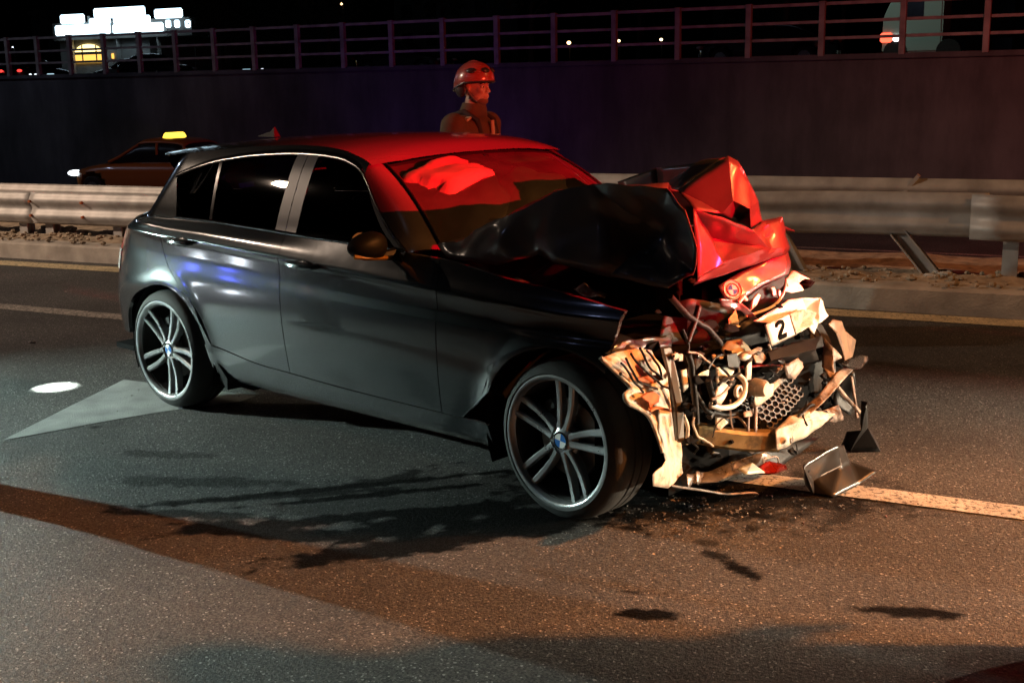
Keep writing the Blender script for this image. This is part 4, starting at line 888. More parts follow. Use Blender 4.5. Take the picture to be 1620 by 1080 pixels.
wire('lamp_frame', [at(1208,732,x=3.28), at(1209,726,x=3.28), at(1228,722,x=3.28), at(1232,731,x=3.28)], .003, PINKP)
crumple('torn_trim', dict(a=at(1165,742,x=3.2), b=at(1190,732,x=3.22), c=at(1210,748,x=3.25), d=at(1180,751,x=3.24)), [('a','b','c','d')], mat('grey_foil', (.35,.40,.36), .4, var=.2), amp=.006, cuts=3, seed=29)
for u0, v0 in ((1093,757), (1106,753)): crumple('torn_trim', dict(a=at(u0-5,v0-8,x=3.1), b=at(u0+8,v0-5,x=3.1), c=at(u0-1,v0+14,x=3.12), d=at(u0-4,v0+12,x=3.12)), [('a','b','c','d')], GREYM, amp=.004, cuts=2, seed=u0)

# wheel arch liner, pale side turned to the lamps
A_ = dict(a=at(950,566,x=2.98), b=at(975,557,x=2.99), c=at(1000,552,x=2.99), d=at(1030,550,x=2.98), e=at(1040,570,x=2.99), f=at(1062,605,x=3.0), g=at(1074,640,x=3.01), h=at(1076,670,x=3.02), i=at(1078,730,x=3.03), j=at(1080,748,x=3.04), k=at(1056,772,x=3.12), l=at(1030,768,x=3.14), m=at(1027,750,x=3.14), n=at(1052,728,x=3.12), o=at(1046,700,x=3.11), p=at(1034,670,x=3.10), q=at(1022,655,x=3.09), r=at(1008,645,x=3.08), s=at(992,637,x=3.07), t=at(988,622,x=3.06), u=at(1000,612,x=3.05), v=at(980,590,x=3.02), w=at(1030,640,x=3.06), x=at(1010,600,x=3.02), y=at(1050,690,x=3.08), z=at(1056,660,x=3.06))
liner = crumple('wheel_arch_liner', A_, [('a','b','x','v'), ('b','c','x'), ('c','d','e','f','x'), ('v','x','u'), ('x','w','u'), ('x','f','g','z','w'), ('u','w','s','t'), ('w','r','s'), ('w','q','r'), ('w','z','p','q'), ('z','g','h','y'), ('z','y','o','p'), ('y','h','i','n'), ('y','n','o'), ('n','i','j','k'), ('n','k','l','m')], CREAM, amp=.012, sc=9, cuts=4, sharp=26, thick=.004, seed=33)
S1 = [at(1002,598,x=3.06), at(1022,594,x=3.06), at(1042,592,x=3.06), at(1044,600,x=3.06), at(1030,606,x=3.06), at(1018,604,x=3.06)]
poly('rust_patch', [p+Vector((.012,-.006,0)) for p in S1], RUST, liner)
poly('rust_patch', [at(u, v, x=3.10) for u, v in ((1015,628), (1024,622), (1036,620), (1044,626), (1043,636), (1032,642), (1034,650), (1028,646), (1026,636))], RUST, liner)
wire('wire', [at(1028,650,x=3.11), at(1040,645,x=3.11), at(1055,648,x=3.10), at(1075,651,x=3.08)], .006, RUST)
for pp in ([(990,568), (1010,600), (1040,615)], [(997,560), (1030,595), (1072,623)], [(1012,552), (1032,585), (1048,600)], [(983,575), (998,595), (1018,620)], [(1022,554), (1040,575), (1046,600)]):
    wire('wire', [at(u, v, x=3.09) for u, v in pp], .0045, BLACKP, wob=.01)
wire('liner_rim', [at(950,566,x=2.99), at(975,590,x=3.02), at(997,613,x=3.06), at(988,625,x=3.07), at(994,638,x=3.08), at(1012,647,x=3.09), at(1027,660,x=3.10), at(1040,690,x=3.12), at(1048,715,x=3.13)], .008, CREAM)
for u, v in ((982,591), (1027,656), (1048,748)):
    b = MB(); p = at(u, v, x=3.09); b.ell(p, (.006,.007,.007), 10, 6); b.build('clip', BLACKP, liner)
# crumpled fender edge over the liner
FE = dict(a=at(955,560,x=2.93), b=at(985,540,x=2.95), c=at(1020,535,x=2.97), d=at(1060,530,x=2.98), e=at(1062,548,x=3.0), f=at(1030,552,x=3.0), g=at(1000,553,x=2.98), h=at(975,558,x=2.96))
crumple('torn_fender_edge', FE, [('a','b','g','h'), ('b','c','f','g'), ('c','d','e','f')], PAINTH, amp=.016, sc=24, cuts=4, sharp=20, seed=36)
# radiator support upright with holes, brackets
sup = poly('radiator_support', [at(1050,552,x=3.10), at(1062,550,x=3.10), at(1074,600,x=3.13), at(1082,650,x=3.16), at(1083,700,x=3.17), at(1073,700,x=3.17), at(1070,640,x=3.15), at(1062,600,x=3.12)], mat('support_steel', (.055,.043,.026), .5, .3, var=.3), off=(-.03,.02,0))
for u, v in ((1064,562), (1073,601), (1074,611), (1076,618), (1077,640)):
    b = MB(); p = at(u, v, x=3.135+.0006*(u-1060)); b.ell(p+Vector((.010,-.006,0)), (.003,.006,.006), 10, 6); b.build('hole', DARKIN, sup)
for pts in ([(1062,560), (1072,558), (1074,566), (1066,570)], [(1078,586), (1086,584), (1089,612), (1082,620)], [(1068,556), (1076,562), (1078,566), (1070,566)]):
    crumple('torn_trim', {str(i): at(u, v, x=3.12) for i, (u, v) in enumerate(pts)}, [tuple(str(i) for i in range(len(pts)))], CREAM, amp=.003, cuts=2, seed=pts[0][0])
# headlight remains: housing, bowl, ring hose
crumple('engine_block', dict(a=at(1085,560,x=2.85), b=at(1210,575,x=2.9), c=at(1200,680,x=2.92), d=at(1090,700,x=2.85), e=at(1140,620,x=2.98)), [('a','b','e'), ('b','c','e'), ('c','d','e'), ('d','a','e')], DARKIN, amp=.03, sc=9, cuts=5, seed=40)
crumple('headlight_bowl', dict(a=at(1140,552,x=3.06), b=at(1150,540,x=3.05), c=at(1172,536,x=3.05), d=at(1184,548,x=3.07), e=at(1192,562,x=3.09), f=at(1170,566,x=3.11), g=at(1146,562,x=3.09), h=at(1165,552,x=3.10)), [('a','b','h'), ('b','c','h'), ('c','d','h'), ('d','e','h'), ('e','f','h'), ('f','g','h'), ('g','a','h')], mat('bowl_beige', (.36,.28,.18), .45, var=.15), amp=.003, cuts=3, sharp=60, seed=41)
crumple('headlight_housing', dict(a=at(1132,582,x=3.08), b=at(1152,578,x=3.08), c=at(1163,584,x=3.1), d=at(1154,600,x=3.12), e=at(1150,622,x=3.12), f=at(1140,640,x=3.12), g=at(1124,638,x=3.1), h=at(1134,612,x=3.1)), [('a','b','c','d','h'), ('h','d','e','f','g')], WHITEP, amp=.006, sc=14, cuts=4, seed=42)
wire('hose', [at(1124,640,x=3.14), at(1140,645,x=3.15), at(1160,642,x=3.16), at(1174,630,x=3.16), at(1179,612,x=3.15), at(1176,600,x=3.14), at(1166,592,x=3.12)], .011, WHITEP, n=10)
wire('hose', [at(1126,632,x=3.16), at(1142,624,x=3.17), at(1154,610,x=3.17), at(1160,595,x=3.15)], .006, PINKP)
crumple('headlight_housing', dict(a=at(1164,610,x=3.12), b=at(1186,604,x=3.12), c=at(1190,624,x=3.13), d=at(1176,634,x=3.14), e=at(1163,630,x=3.13)), [('a','b','c','d','e')], PINKP, amp=.006, cuts=3, seed=43)
b = MB(); p = at(1168,619,x=3.145); b.lathe([(.014,0), (.017,.008), (.024,.006), (.026,-.006)], 20, 'X', p); b.build('lamp_socket', WHITEP, car)
b = MB(); p = at(1207,614,x=3.19); b.lathe([(0,.02), (.026,.018), (.034,.006), (.036,-.04), (.03,-.05)], 20, 'X', p); b.build('horn', CREAM, car)
crumple('bracket', dict(a=at(1193,612,x=3.17), b=at(1224,606,x=3.17), c=at(1222,626,x=3.18), d=at(1200,642,x=3.18), e=at(1194,640,x=3.18)), [('a','b','c','d','e')], CREAM, amp=.008, cuts=3, seed=44)
b = MB(); p = at(1179,563,x=3.15); b.ell(p, (.02,.045,.016), 14, 8, Matrix.Rotation(radians(10), 3, 'Z')); b.build('bulb_cover', WHITEP, car)
poly('bracket', [at(1182,572,x=3.14), at(1190,570,x=3.14), at(1189,600,x=3.15), at(1181,602,x=3.15)], CREAM)
crumple('bracket', dict(a=at(1190,562,x=3.13), b=at(1206,556,x=3.13), c=at(1214,566,x=3.14), d=at(1205,574,x=3.15), e=at(1194,574,x=3.15)), [('a','b','c','d','e')], PINKP, amp=.008, cuts=3, seed=46)
poly('bracket', [at(1150,562,x=3.16), at(1166,558,x=3.16), at(1172,572,x=3.17), at(1170,582,x=3.17), at(1152,580,x=3.17)], BLACKP)
wire('bracket_rod', [at(1184,655,x=3.15), at(1183,690,x=3.16)], .006, PINKP); wire('bracket_rod', [at(1196,640,x=3.16), at(1195,690,x=3.18)], .007, PINKP)
wire('bracket_rod', [at(1150,660,x=3.12), at(1166,659,x=3.12), at(1176,668,x=3.13), at(1181,676,x=3.14)], .005, PINKP)
crumple('bracket', dict(a=at(1176,652,x=3.15), b=at(1190,648,x=3.15), c=at(1190,658,x=3.16), d=at(1178,660,x=3.16)), [('a','b','c','d')], PINKP, amp=.002, cuts=2, seed=48)
crumple('bracket', dict(a=at(1134,648,x=3.1), b=at(1142,649,x=3.1), c=at(1146,660,x=3.12), d=at(1153,668,x=3.13), e=at(1140,680,x=3.13), f=at(1134,676,x=3.12)), [('a','b','c','d','e','f')], CREAM, amp=.006, cuts=3, seed=49)
crumple('bracket', dict(a=at(1112,588,x=3.1), b=at(1122,584,x=3.1), c=at(1121,594,x=3.1), d=at(1104,594,x=3.1)), [('a','b','c','d')], CREAM, amp=.006, cuts=3, seed=51)
for u0, v0, w_, h_ in ((1128,562,5,6), (1137,562,8,6), (1073,561,8,10), (1118,647,9,7)):
    poly('clip', [at(u0,v0,x=3.12), at(u0+w_,v0-1,x=3.12), at(u0+w_,v0+h_,x=3.12), at(u0+1,v0+h_,x=3.12)], CREAM)
# tangle of torn loom and broken bits inside the engine bay
rr = random.Random(5)
for i in range(34):
    u, v = rr.uniform(1085, 1290), rr.uniform(545, 690); x = rr.uniform(3.0, 3.16); a = rr.uniform(0, 2*pi); ln = rr.uniform(25, 70); pts = []
    for k in range(4): pts.append(at(u, v, x=x)); a += rr.gauss(0, .7); u += ln/3*cos(a); v += ln/3*sin(a); x += rr.uniform(-.03, .03)
    wire('wire', pts, rr.choice((.003,.004,.006,.009)), rr.choice((BLACKP, BLACKP, BLACKP, DARKIN, DARKIN, PINKP)), n=5, wob=.01)
for i in range(56):
    u, v = (rr.uniform(1085, 1330), rr.uniform(540, 735)) if i < 40 else (rr.uniform(1000, 1290), rr.uniform(440, 560)); x = rr.uniform(2.98, 3.18); r_ = rr.uniform(5, 15); a0 = rr.uniform(0, 6)
    pts = [at(u+r_*rr.uniform(.5,1.3)*cos(a0+k*2*pi/5), v+.7*r_*rr.uniform(.5,1.3)*sin(a0+k*2*pi/5), x=x+rr.uniform(-.03,.03)) for k in range(5)]
    crumple('broken_piece', {str(k): p for k, p in enumerate(pts)}, [('0','1','2'), ('0','2','3'), ('0','3','4')], rr.choice((BLACKP, DARKIN, BLACKP, DARKIN, PAINTH) if i < 40 else (DARKIN, DARKIN)), amp=.008, sc=20, cuts=1, sharp=20, seed=i*1.7, thick=.003)
# hoses, looms and wires
for pts, r, m in (([(1081,522), (1090,545), (1088,558)], .005, BLACKP), ([(1088,556), (1105,560), (1120,572), (1136,585)], .004, PINKP), ([(1106,484), (1098,512), (1088,540)], .012, BLACKP), ([(1090,560), (1096,600), (1100,640), (1102,670)], .012, BLACKP),
                  ([(1098,660), (1096,672), (1104,688), (1118,698), (1128,706)], .004, CREAM), ([(1216,545), (1220,560), (1218,575)], .006, WHITEP), ([(1203,552), (1202,560), (1206,566)], .006, CREAM), ([(1140,580), (1160,600), (1190,612), (1200,618)], .005, BLACKP),
                  ([(1166,575), (1170,590), (1172,604)], .005, GREYM), ([(1120,600), (1130,640), (1122,660)], .012, BLACKP), ([(1082,655), (1088,680), (1087,702)], .007, CREAM), ([(1100,620), (1120,650), (1150,655), (1176,652)], .010, BLACKP), ([(1060,470), (1090,500), (1120,520), (1140,545)], .012, BLACKP)):
    wire('hose' if r > .009 else 'wire', [at(u, v, x=3.12) for u, v in pts], r, m, n=8, wob=.006)
crumple('engine_bay', dict(a=at(712,404,y=-.60), b=at(800,400,y=-.58), c=at(860,385,y=-.57), d=at(970,420,y=-.57), e=at(1070,440,y=-.57), f=at(1075,500,y=-.60), g=at(980,490,y=-.62), h=at(880,458,y=-.62), i=at(790,430,y=-.62), j=at(880,430,y=-.52), k=at(980,458,y=-.50)), [('a','b','i'), ('b','c','j','i'), ('i','j','h'), ('c','d','k','j'), ('j','k','g','h'), ('d','e','f','k'), ('k','f','g')], DARKIN, amp=.03, sc=9, cuts=5, sharp=25, seed=66)
crumple('strut_tower', dict(a=at(838,436,y=-.66), b=at(870,414,y=-.64), c=at(905,408,y=-.62), d=at(915,420,y=-.6), e=at(880,445,y=-.62), f=at(845,455,y=-.64)), [('a','b','c','d','e','f')], BLACKP, amp=.008, cuts=3, seed=60)
crumple('engine_cover', dict(a=at(905,455,y=-.64), b=at(925,448,y=-.62), c=at(945,462,y=-.62), d=at(962,466,y=-.62), e=at(958,474,y=-.64), f=at(925,470,y=-.65)), [('a','b','f'), ('b','c','d','e','f')], PAINTH, amp=.02, sc=20, cuts=4, sharp=20, seed=61)
wire('wiper_arm', [at(765,346,y=-.25), at(790,348,y=-.28), at(830,350,y=-.3)], .007, BLACKP)

# ------------------------------------------------------------------ debris on the road
def ground_piece(name, V, faces, m, label, cat, **k):
    o = crumple(name, {a: CR @ p for a, p in V.items()}, faces, m, parent=None, **k)
    return tag(o, label, cat)
D = dict(a=at(1270,735,z=.16), b=at(1324,704,z=.19), c=at(1330,738,z=.085), d=at(1286,760,z=.05), e=at(1288,782,z=.004), f=at(1318,787,z=.003), g=at(1358,767,z=.01), h=at(1388,745,z=.05), i=at(1345,730,z=.08), j=at(1334,704,z=.17), k=at(1275,765,z=.03))
frag = ground_piece('bumper_fragment', D, [('a','b','c','d'), ('d','c','i','h','g','f','e'), ('b','j','i','c'), ('a','d','e','k')], mat('broken_black', (.008,.008,.008), .3, spec=.3, var=.2, dust=.15, dustc=(.12,.10,.08)), 'broken black piece of bumper lying on the road at the end of the white line', 'car debris', amp=.004, sc=8, cuts=5, sharp=48, thick=.004, seed=70)
b = MB(); b.tube([CR @ (D['d']+Vector((0,0,.006))), CR @ ((D['d']+D['c'])/2+Vector((0,0,.006))), CR @ (D['c']+Vector((0,0,.006))), CR @ (D['b']*.35+D['c']*.65+Vector((0,0,.006)))], .004, 6); b.build('fold_ridge', GREYM, frag)
for u, v, zz in ((1306,722,.14), (1276,742,.12)):
    b = MB(); p = CR @ at(u, v, z=zz); b.ell(p, (.016,.016,.02), 8, 6); b.build('clip', BLACKP, frag, smooth=0)
D2 = dict(a=at(1362,634,z=.26), b=at(1372,636,z=.26), c=at(1372,676,z=.12), d=at(1385,695,z=.04), e=at(1392,714,z=.004), f=at(1345,715,z=.004), g=at(1330,705,z=.02), h=at(1340,682,z=.10), i=at(1362,680,z=.12))
ground_piece('bumper_fragment', D2, [('a','b','c','i'), ('i','c','d','e','f','h'), ('h','f','g')], BLACKP, 'black corner fin of the broken bumper standing on the road beyond the wreck', 'car debris', amp=.006, sc=12, cuts=3, seed=72)
chips = [((50,541),.03,'small silver scrap lying alone on the road left of the car'), ((1090,800),.018,'dark shard lying under the front of the wreck'), ((1110,797),.022,'black shard beside the front wheel, right of the other shard'), ((104,461),.016,'tiny white crumb near the pale strip on the left')]
for i, ((u, v), r, lb) in enumerate(chips):
    p = CR @ at(u, v, z=.006); b = MB(); b.ell(p, (r, r*.5, r*.25), 8, 5, Matrix.Rotation(i*1.1, 3, 'Z')); b.v = [(x+.3*r*nz(x, y, z, 90), y+.3*r*nz(y, x, z, 90), z) for x, y, z in b.v]
    tag(b.build('debris_shard', GREYM if i in (0, 3) else GLOSSB, smooth=0), lb, 'car debris', 'scattered debris')
b = MB()
for i in range(420):
    if i < 150: u, v = random.uniform(0, 560), random.uniform(440, 760)
    elif i < 330: u, v = random.gauss(1120, 90), random.gauss(800, 22)
    else: u, v = random.uniform(1290, 1620), random.uniform(450, 900)
    p = CR @ at(u, v, z=.003); r = random.choice((.002,.003,.004,.006)); b.ell(p+Vector((0,0,r*.4)), (r, r*.7, r*.5), 5, 3, Matrix.Rotation(random.uniform(0,3), 3, 'Z'))
for i in range(240):
    u, v = random.gauss(1130, 120), random.gauss(812, 26)
    p = CR @ at(u, v, z=.003); r = random.uniform(.004, .013); a_ = random.uniform(0, 6); b.add([p+Vector((r*cos(a_+k*2.1)*random.uniform(.6,1.4), r*sin(a_+k*2.1)*random.uniform(.6,1.4), random.uniform(0,.008))) for k in range(3)]+[p+Vector((0,0,.006))], [(0,1,3), (1,2,3), (2,0,3), (0,2,1)])
tag(b.build('glass_crumbs', GREYM, smooth=0, weld=False), kind='stuff')

# ------------------------------------------------------------------ rescuer behind the car
def remesh(name, b, m, vox, parent=None, sm=4, it=True):
    o = b.build(name, m, None, smooth=0, weld=False)
    md = o.modifiers.new('r', 'REMESH'); md.mode = 'VOXEL'; md.voxel_size = vox; md.use_smooth_shade = True
    s_ = o.modifiers.new('s', 'SMOOTH'); s_.iterations = sm; s_.factor = .5
    bake(o)
    for p in o.data.polygons: p.use_smooth = True
    if parent: o.parent = parent
    return o
def limb(b, pts, rs, n=12):
    P = [Vector(p) for p in pts]
    for i in range(len(P)-1):
        for k in range(7):
            t = k/6; b.ell(P[i].lerp(P[i+1], t), (lerp(rs[i], rs[i+1], t),)*3, n, 8)
SKIN = mat('skin', (.46,.29,.21), .5, var=.08); JACKET = mat('turnout_cloth', (.085,.055,.03), .85, var=.2, vscale=10, bump=.3, bscale=40); DARKC = mat('dark_cloth', (.025,.022,.022), .9, bump=.3, bscale=50)
HELM = mat('helmet_shell', (.34,.07,.06), .3, coat=.6, var=.15); HELMD = mat('helmet_dark', (.03,.028,.028), .4); BAND = mat('reflective_band', (.45,.40,.28), .4)
pc = aw(748, 112, z=1.76); d = (pc-CR @ CAMC); pc = CR @ CAMC+d*(7.7/ (d.dot(CR @ _fw)))
man = empty('person', (pc.x-.01, pc.y, 0), radians(-6)); tag(man, 'rescuer in a helmet and turnout jacket standing behind the car, looking to the right', 'person')
# local frame: +x is the way he faces
b = MB()
b.ell((0,0,1.03), (.115,.165,.13)); b.ell((0,0,1.18), (.115,.155,.18)); b.ell((-.005,0,1.34), (.125,.19,.13)); b.ell((-.01,0,1.42), (.09,.15,.07))
limb(b, [(-.005,0,1.44), (.012,0,1.56)], [.062,.056])
for s in (-1, 1):
    limb(b, [(-.01,s*.185,1.41), (-.04,s*.235,1.13), (.10,s*.225,.92)], [.062,.048,.034]); limb(b, [(.10,s*.225,.92), (.14,s*.215,.84)], [.034,.036])
    limb(b, [(0,s*.09,.98), (.02,s*.11,.52), (-.01,s*.115,.10)], [.088,.062,.045]); limb(b, [(-.02,s*.115,.06), (.16,s*.13,.04)], [.048,.035])
    for k, (dy, ln) in enumerate(((-.026,.075), (-.009,.085), (.009,.08), (.026,.062))): limb(b, [(.145,s*.215+dy,.82), (.165,s*.215+dy,.82-ln*.6), (.15,s*.215+dy,.82-ln)], [.010,.009,.007], 6)
    limb(b, [(.15,s*.215-.03*s,.85), (.185,s*.205-.035*s,.80)], [.012,.009], 6)
# head with brow, nose, lips, chin, cheeks and ears
hc = Vector((.03, 0, 1.645))
b.ell(hc+Vector((-.015,0,.025)), (.094,.075,.095)); b.ell(hc+Vector((.022,0,-.035)), (.066,.058,.075)); b.ell(hc+Vector((.052,0,-.082)), (.032,.036,.026)); b.ell(hc+Vector((.066,0,.022)), (.020,.052,.014))
for s in (-1, 1):
    b.ell(hc+Vector((.056,s*.036,-.018)), (.026,.022,.022)); b.ell(hc+Vector((-.012,s*.078,-.005)), (.022,.010,.030)); b.ell(hc+Vector((.020,s*.045,-.065)), (.04,.015,.02))
limb(b, [hc+Vector((.080,0,.010)), hc+Vector((.100,0,-.024))], [.009,.013], 8); 
for s in (-1, 1): b.ell(hc+Vector((.094,s*.012,-.026)), (.010,.009,.008))
b.ell(hc+Vector((.083,0,-.052)), (.013,.025,.006)); b.ell(hc+Vector((.081,0,-.063)), (.013,.022,.007))
body = remesh('body', b, SKIN, .0058, man, 3)
for s in (-1, 1):
    b = MB(); b.ell(hc+Vector((.071,s*.033,.003)), (.011,.014,.009), 12, 8); b.build('eye', mat('eye_white', (.6,.58,.55), .2), man); b = MB(); b.ell(hc+Vector((.080,s*.033,.003)), (.004,.006,.006), 8, 6); b.build('iris', DARKC, man)
    b = MB(); b.tube([hc+Vector((.083,s*.016,.026)), hc+Vector((.084,s*.034,.031)), hc+Vector((.072,s*.053,.024))], .005, 6); b.build('eyebrow', DARKC, man)
# stubble beard
b = MB(); b.ell(hc+Vector((.044,0,-.083)), (.044,.046,.030)); b.ell(hc+Vector((.012,0,-.06)), (.05,.0615,.038)); beard = remesh('beard', b, mat('stubble', (.16,.095,.065), .8), .006, man, 3)
# helmet: shell with rear drop, brim, dark vents, chin strap
b = MB()
def hel(a, c_):
    th = 2*pi*a; ph = lerp(-.12, pi/2, c_); drop = .05*max(0, -cos(th))*(1-c_)**2
    x = .140*cos(th)*cos(ph)-.012; y = .114*sin(th)*cos(ph); z = .122*sin(ph)-drop+.006*max(0, cos(th))*(1-c_)
    return hc+Vector((x, y, z+.045))
b.grid(hel, 36, 14); helmet = b.build('helmet', HELM, man, smooth=50, thick=.008)
b = MB(); b.tube([hel(i/36, 0) for i in range(36)], .007, 6, closed=True); b.build('helmet_edge', HELMD, helmet)
b = MB(); b.tube([hc+Vector((-.012+.10*cos(t), s_, .05+.112*sin(t))) for s_ in (0,) for t in [pi*k/12 for k in range(2, 11)]], .010, 6); b.build('helmet_ridge', HELM, helmet)
for s in (-1, 1):
    for a_, c_, rx in ((.06,.36,.030), (.19,.36,.034)):
        p = hel(a_ if s > 0 else 1-a_, c_); b = MB(); n_ = (p-hc-Vector((0,0,.03))).normalized(); b.ell(p+n_*.003, (rx, .010, .020), 10, 6, n_.to_track_quat('Y','Z').to_matrix()); b.build('helmet_vent', HELMD, helmet)
    b = MB(); b.ell(hc+Vector((-.055,s*.088,-.012)), (.040,.016,.048), 14, 10); b.build('ear_guard', HELMD, helmet)
    b = MB(); b.tube([hc+Vector((-.03,s*.095,.03)), hc+Vector((.0,s*.085,-.03)), hc+Vector((.035,s*.055,-.085)), hc+Vector((.05,s*.012,-.112))], .006, 6); b.build('chin_strap', HELMD, helmet)
# jacket, collar, trousers, boots
b = MB()
b.ell((0,0,1.03), (.14,.19,.17)); b.ell((0,0,1.2), (.145,.19,.2)); b.ell((-.005,0,1.35), (.15,.222,.135)); b.ell((-.01,0,1.43), (.105,.165,.065))
for s in (-1, 1): limb(b, [(-.01,s*.20,1.405), (-.045,s*.255,1.13), (.085,s*.235,.945)], [.088,.070,.056])
jk = remesh('jacket', b, JACKET, .012, man, 3)
b = MB(); b.lathe([(.078,0), (.092,.015), (.086,.06), (.074,.095), (.068,.092), (.072,.05), (.06,.0)], 24, 'Z', (.0,0,1.455)); b.v = [(x+.012*nz(x,y,z,14)+.15*(z-1.45), y*1.05, z+.012*nz(y,x,z,12)) for x, y, z in b.v]; b.build('collar', JACKET, man, smooth=60)
b = MB()
for s in (-1, 1): b.tube([(-.145, s*.10, 1.30), (-.10, s*.10, 1.47), (.0, s*.10, 1.495), (.10, s*.095, 1.44), (.145, s*.09, 1.28), (.15, s*.09, 1.10)], .019, 8)
b.build('harness_strap', DARKC, man, smooth=60)
b = MB(); b.tube([(.150, 0, 1.44), (.158, 0, 1.25), (.15, 0, 1.0)], .014, 8); b.build('front_closure', BAND, man)
for z_, sc_ in ((1.16, 1.0), (1.30, 1.07)):
    b = MB(); b.lathe([(1.0,0), (1.0,.05)], 32, 'Z'); b.v = [(x*.150*sc_, y*.20*sc_, z+z_) for x, y, z in b.v]; b.build('jacket_band', BAND, man)
for s in (-1, 1):
    b = MB(); b.lathe([(.084,-.025), (.088,0), (.084,.025)], 22, 'Z'); q_ = Matrix.Rotation(radians(-7)*1, 3, 'Y') @ Matrix.Rotation(radians(11)*s, 3, 'X'); b.v = [tuple(q_ @ Vector(p)+Vector((-.026, s*.228, 1.27))) for p in b.v]; b.build('sleeve_band', BAND, man)
    b = MB(); b.box((.045, s*.13, 1.452), (.05,.07,.014), Matrix.Rotation(radians(20)*-s, 3, 'X')); b.build('shoulder_tab', BAND, man, smooth=0, bevel=.004)
b = MB(); 
for s in (-1, 1): limb(b, [(0,s*.09,.95), (.02,s*.11,.52), (-.01,s*.115,.16)], [.108,.085,.075])
remesh('trousers', b, DARKC, .014, man, 3)
b = MB()
for s in (-1, 1): limb(b, [(-.015,s*.115,.2), (-.015,s*.115,.075)], [.065,.062]); limb(b, [(-.03,s*.115,.058), (.15,s*.13,.05)], [.058,.045])
b.v = [(x, y, max(0, z)) for x, y, z in b.v]; remesh('boots', b, BLACKP, .010, man, 2)

# ------------------------------------------------------------------ cars driving by: a simple saloon built from a profile
def saloon(name, label, loc, rz, paintm, lights, group=None, sign=False, glassm=None, cat='car'):
    """+x is forward"""
    e = empty(name, loc, rz); tag(e, label, cat, group)
    L2, W = 2.25, .88
    low = [(-2.25,.45), (-2.22,.75), (-2.1,.92), (-1.5,.97), (0,.95), (1.0,.93), (1.9,.80), (2.2,.66), (2.25,.45), (2.2,.25), (-2.2,.25)]
    top = lambda x: interp(x, [(-2.25,.60), (-2.2,.80), (-2.0,.93), (-1.4,.98), (.2,.96), (.95,.94), (1.8,.82), (2.15,.70), (2.25,.55)])
    bot = lambda x: .22+.04*abs(x/2.25)
    def side(u, v):
        x = lerp(-2.25, 2.25, u); k = sqrt(max(0, 1-(abs(x)/2.27)**7)); z0, z1 = bot(x), top(x)
        a = v*2*pi; cy = cos(a); sy = sin(a)
        y = W*k*(abs(cy)**.35)*(1 if cy > 0 else -1); z = (z0+z1)/2+(z1-z0)/2*(abs(sy)**.5)*(1 if sy > 0 else -1)
        for wx in (-1.35, 1.35):
            if (x-wx)**2+(z-.33)**2 < .38**2 and abs(y) > .55 and z < .72: y *= .72
        return Vector((x, y, z))
    b = MB(); b.grid(side, 90, 44); b.build('body', paintm, e, smooth=45)
    gh = lambda x: interp(x, [(-1.75,.93), (-1.05,1.36), (-.4,1.44), (.2,1.41), (.95,.95)])
    def gre(u, v):
        x = lerp(-1.75, .97, u); a = pi*v; h = gh(x); k = lerp(.80, .66, max(0, min(1, (h-.93)/.5)))
        cy = cos(a); y = k*(abs(cy)**.45)*(1 if cy > 0 else -1); z = .93+(h-.93)*sin(a)**.55
        y *= 1-.12*((z-.93)/.5)
        return Vector((x, y, z))
    b = MB(); b.grid(gre, 44, 26); b.build('cabin_glass', glassm or GLOSSB, e, smooth=50)
    b = MB(); b.grid(lambda u, v: gre(lerp(.24,.74,u), lerp(.24,.76,v))+Vector((0,0,.012)), 20, 12); b.build('roof', paintm, e, smooth=60, thick=.02)
    for s in (-1, 1):
        for x0, x1 in ((-1.70,-1.05), (-.38,-.30), (.90,.24)):
            v_ = .045 if s > 0 else .955; v2 = .24 if s > 0 else .76
            def gp(x, v): return gre((x+1.75)/2.72, v)*1.0+Vector((0, s*.008, .008))
            b = MB(); b.tube([gp(lerp(x0,x1,k/8), lerp(v_, v2, k/8)) for k in range(9)], .03, 6); b.build('pillar', paintm, e)
    for wx in (-1.35, 1.35):
        for s in (-1, 1):
            we = empty('wheel', (wx, s*.80, .32)); we.parent = e
            b = MB(); b.lathe([(.2,-.09), (.30,-.10), (.32,-.07), (.32,.07), (.30,.10), (.2,.09)], 28); b.build('tyre', RUBBER, we)
            b = MB(); b.lathe([(0,s*.07), (.08,s*.085), (.2,s*.08)], 20); b.build('rim', ALLOY, we)
    for s in (-1, 1):
        b = MB(); b.ell((2.10, s*.62, .68), (.13,.19,.07), 14, 8); b.build('headlight', lights[0], e)
        b = MB(); b.ell((-2.16, s*.66, .80), (.08,.17,.075), 14, 8); b.build('tail_light', lights[1], e)
    for zz, xx in ((.45, 2.26), (.45, -2.26)):
        b = MB(); b.box((xx, 0, zz), (.02,.5,.11)); b.build('number_plate', REFLEC, e, smooth=0)
    if sign:
        b = MB(); b.box((-.35,0,1.51), (.20,.62,.12), taper=.8); b.build('roof_sign', glow('taxi_sign_light', (1,.62,.06), 2.6), e, smooth=30, bevel=.02)
        b = MB(); b.box((-.35,0,1.449), (.24,.66,.02)); b.build('sign_base', BLACKP, e, smooth=0)
    return e
WHL = glow('headlamp_glow', (.85,.95,1), 3.0); TAILG = glow('tail_glow', (1,.05,.04), 2.0)
TAXIP = mat('taxi_paint', (.42,.13,.02), .35, coat=1)
tp = aw(276, 213, Y=15.4)
saloon('taxi', 'orange taxi with a lit yellow roof sign driving past beyond the guardrail', (tp.x-.35, 15.4, tp.z-1.52), pi, TAXIP, (WHL, REDL), sign=True, cat='taxi')

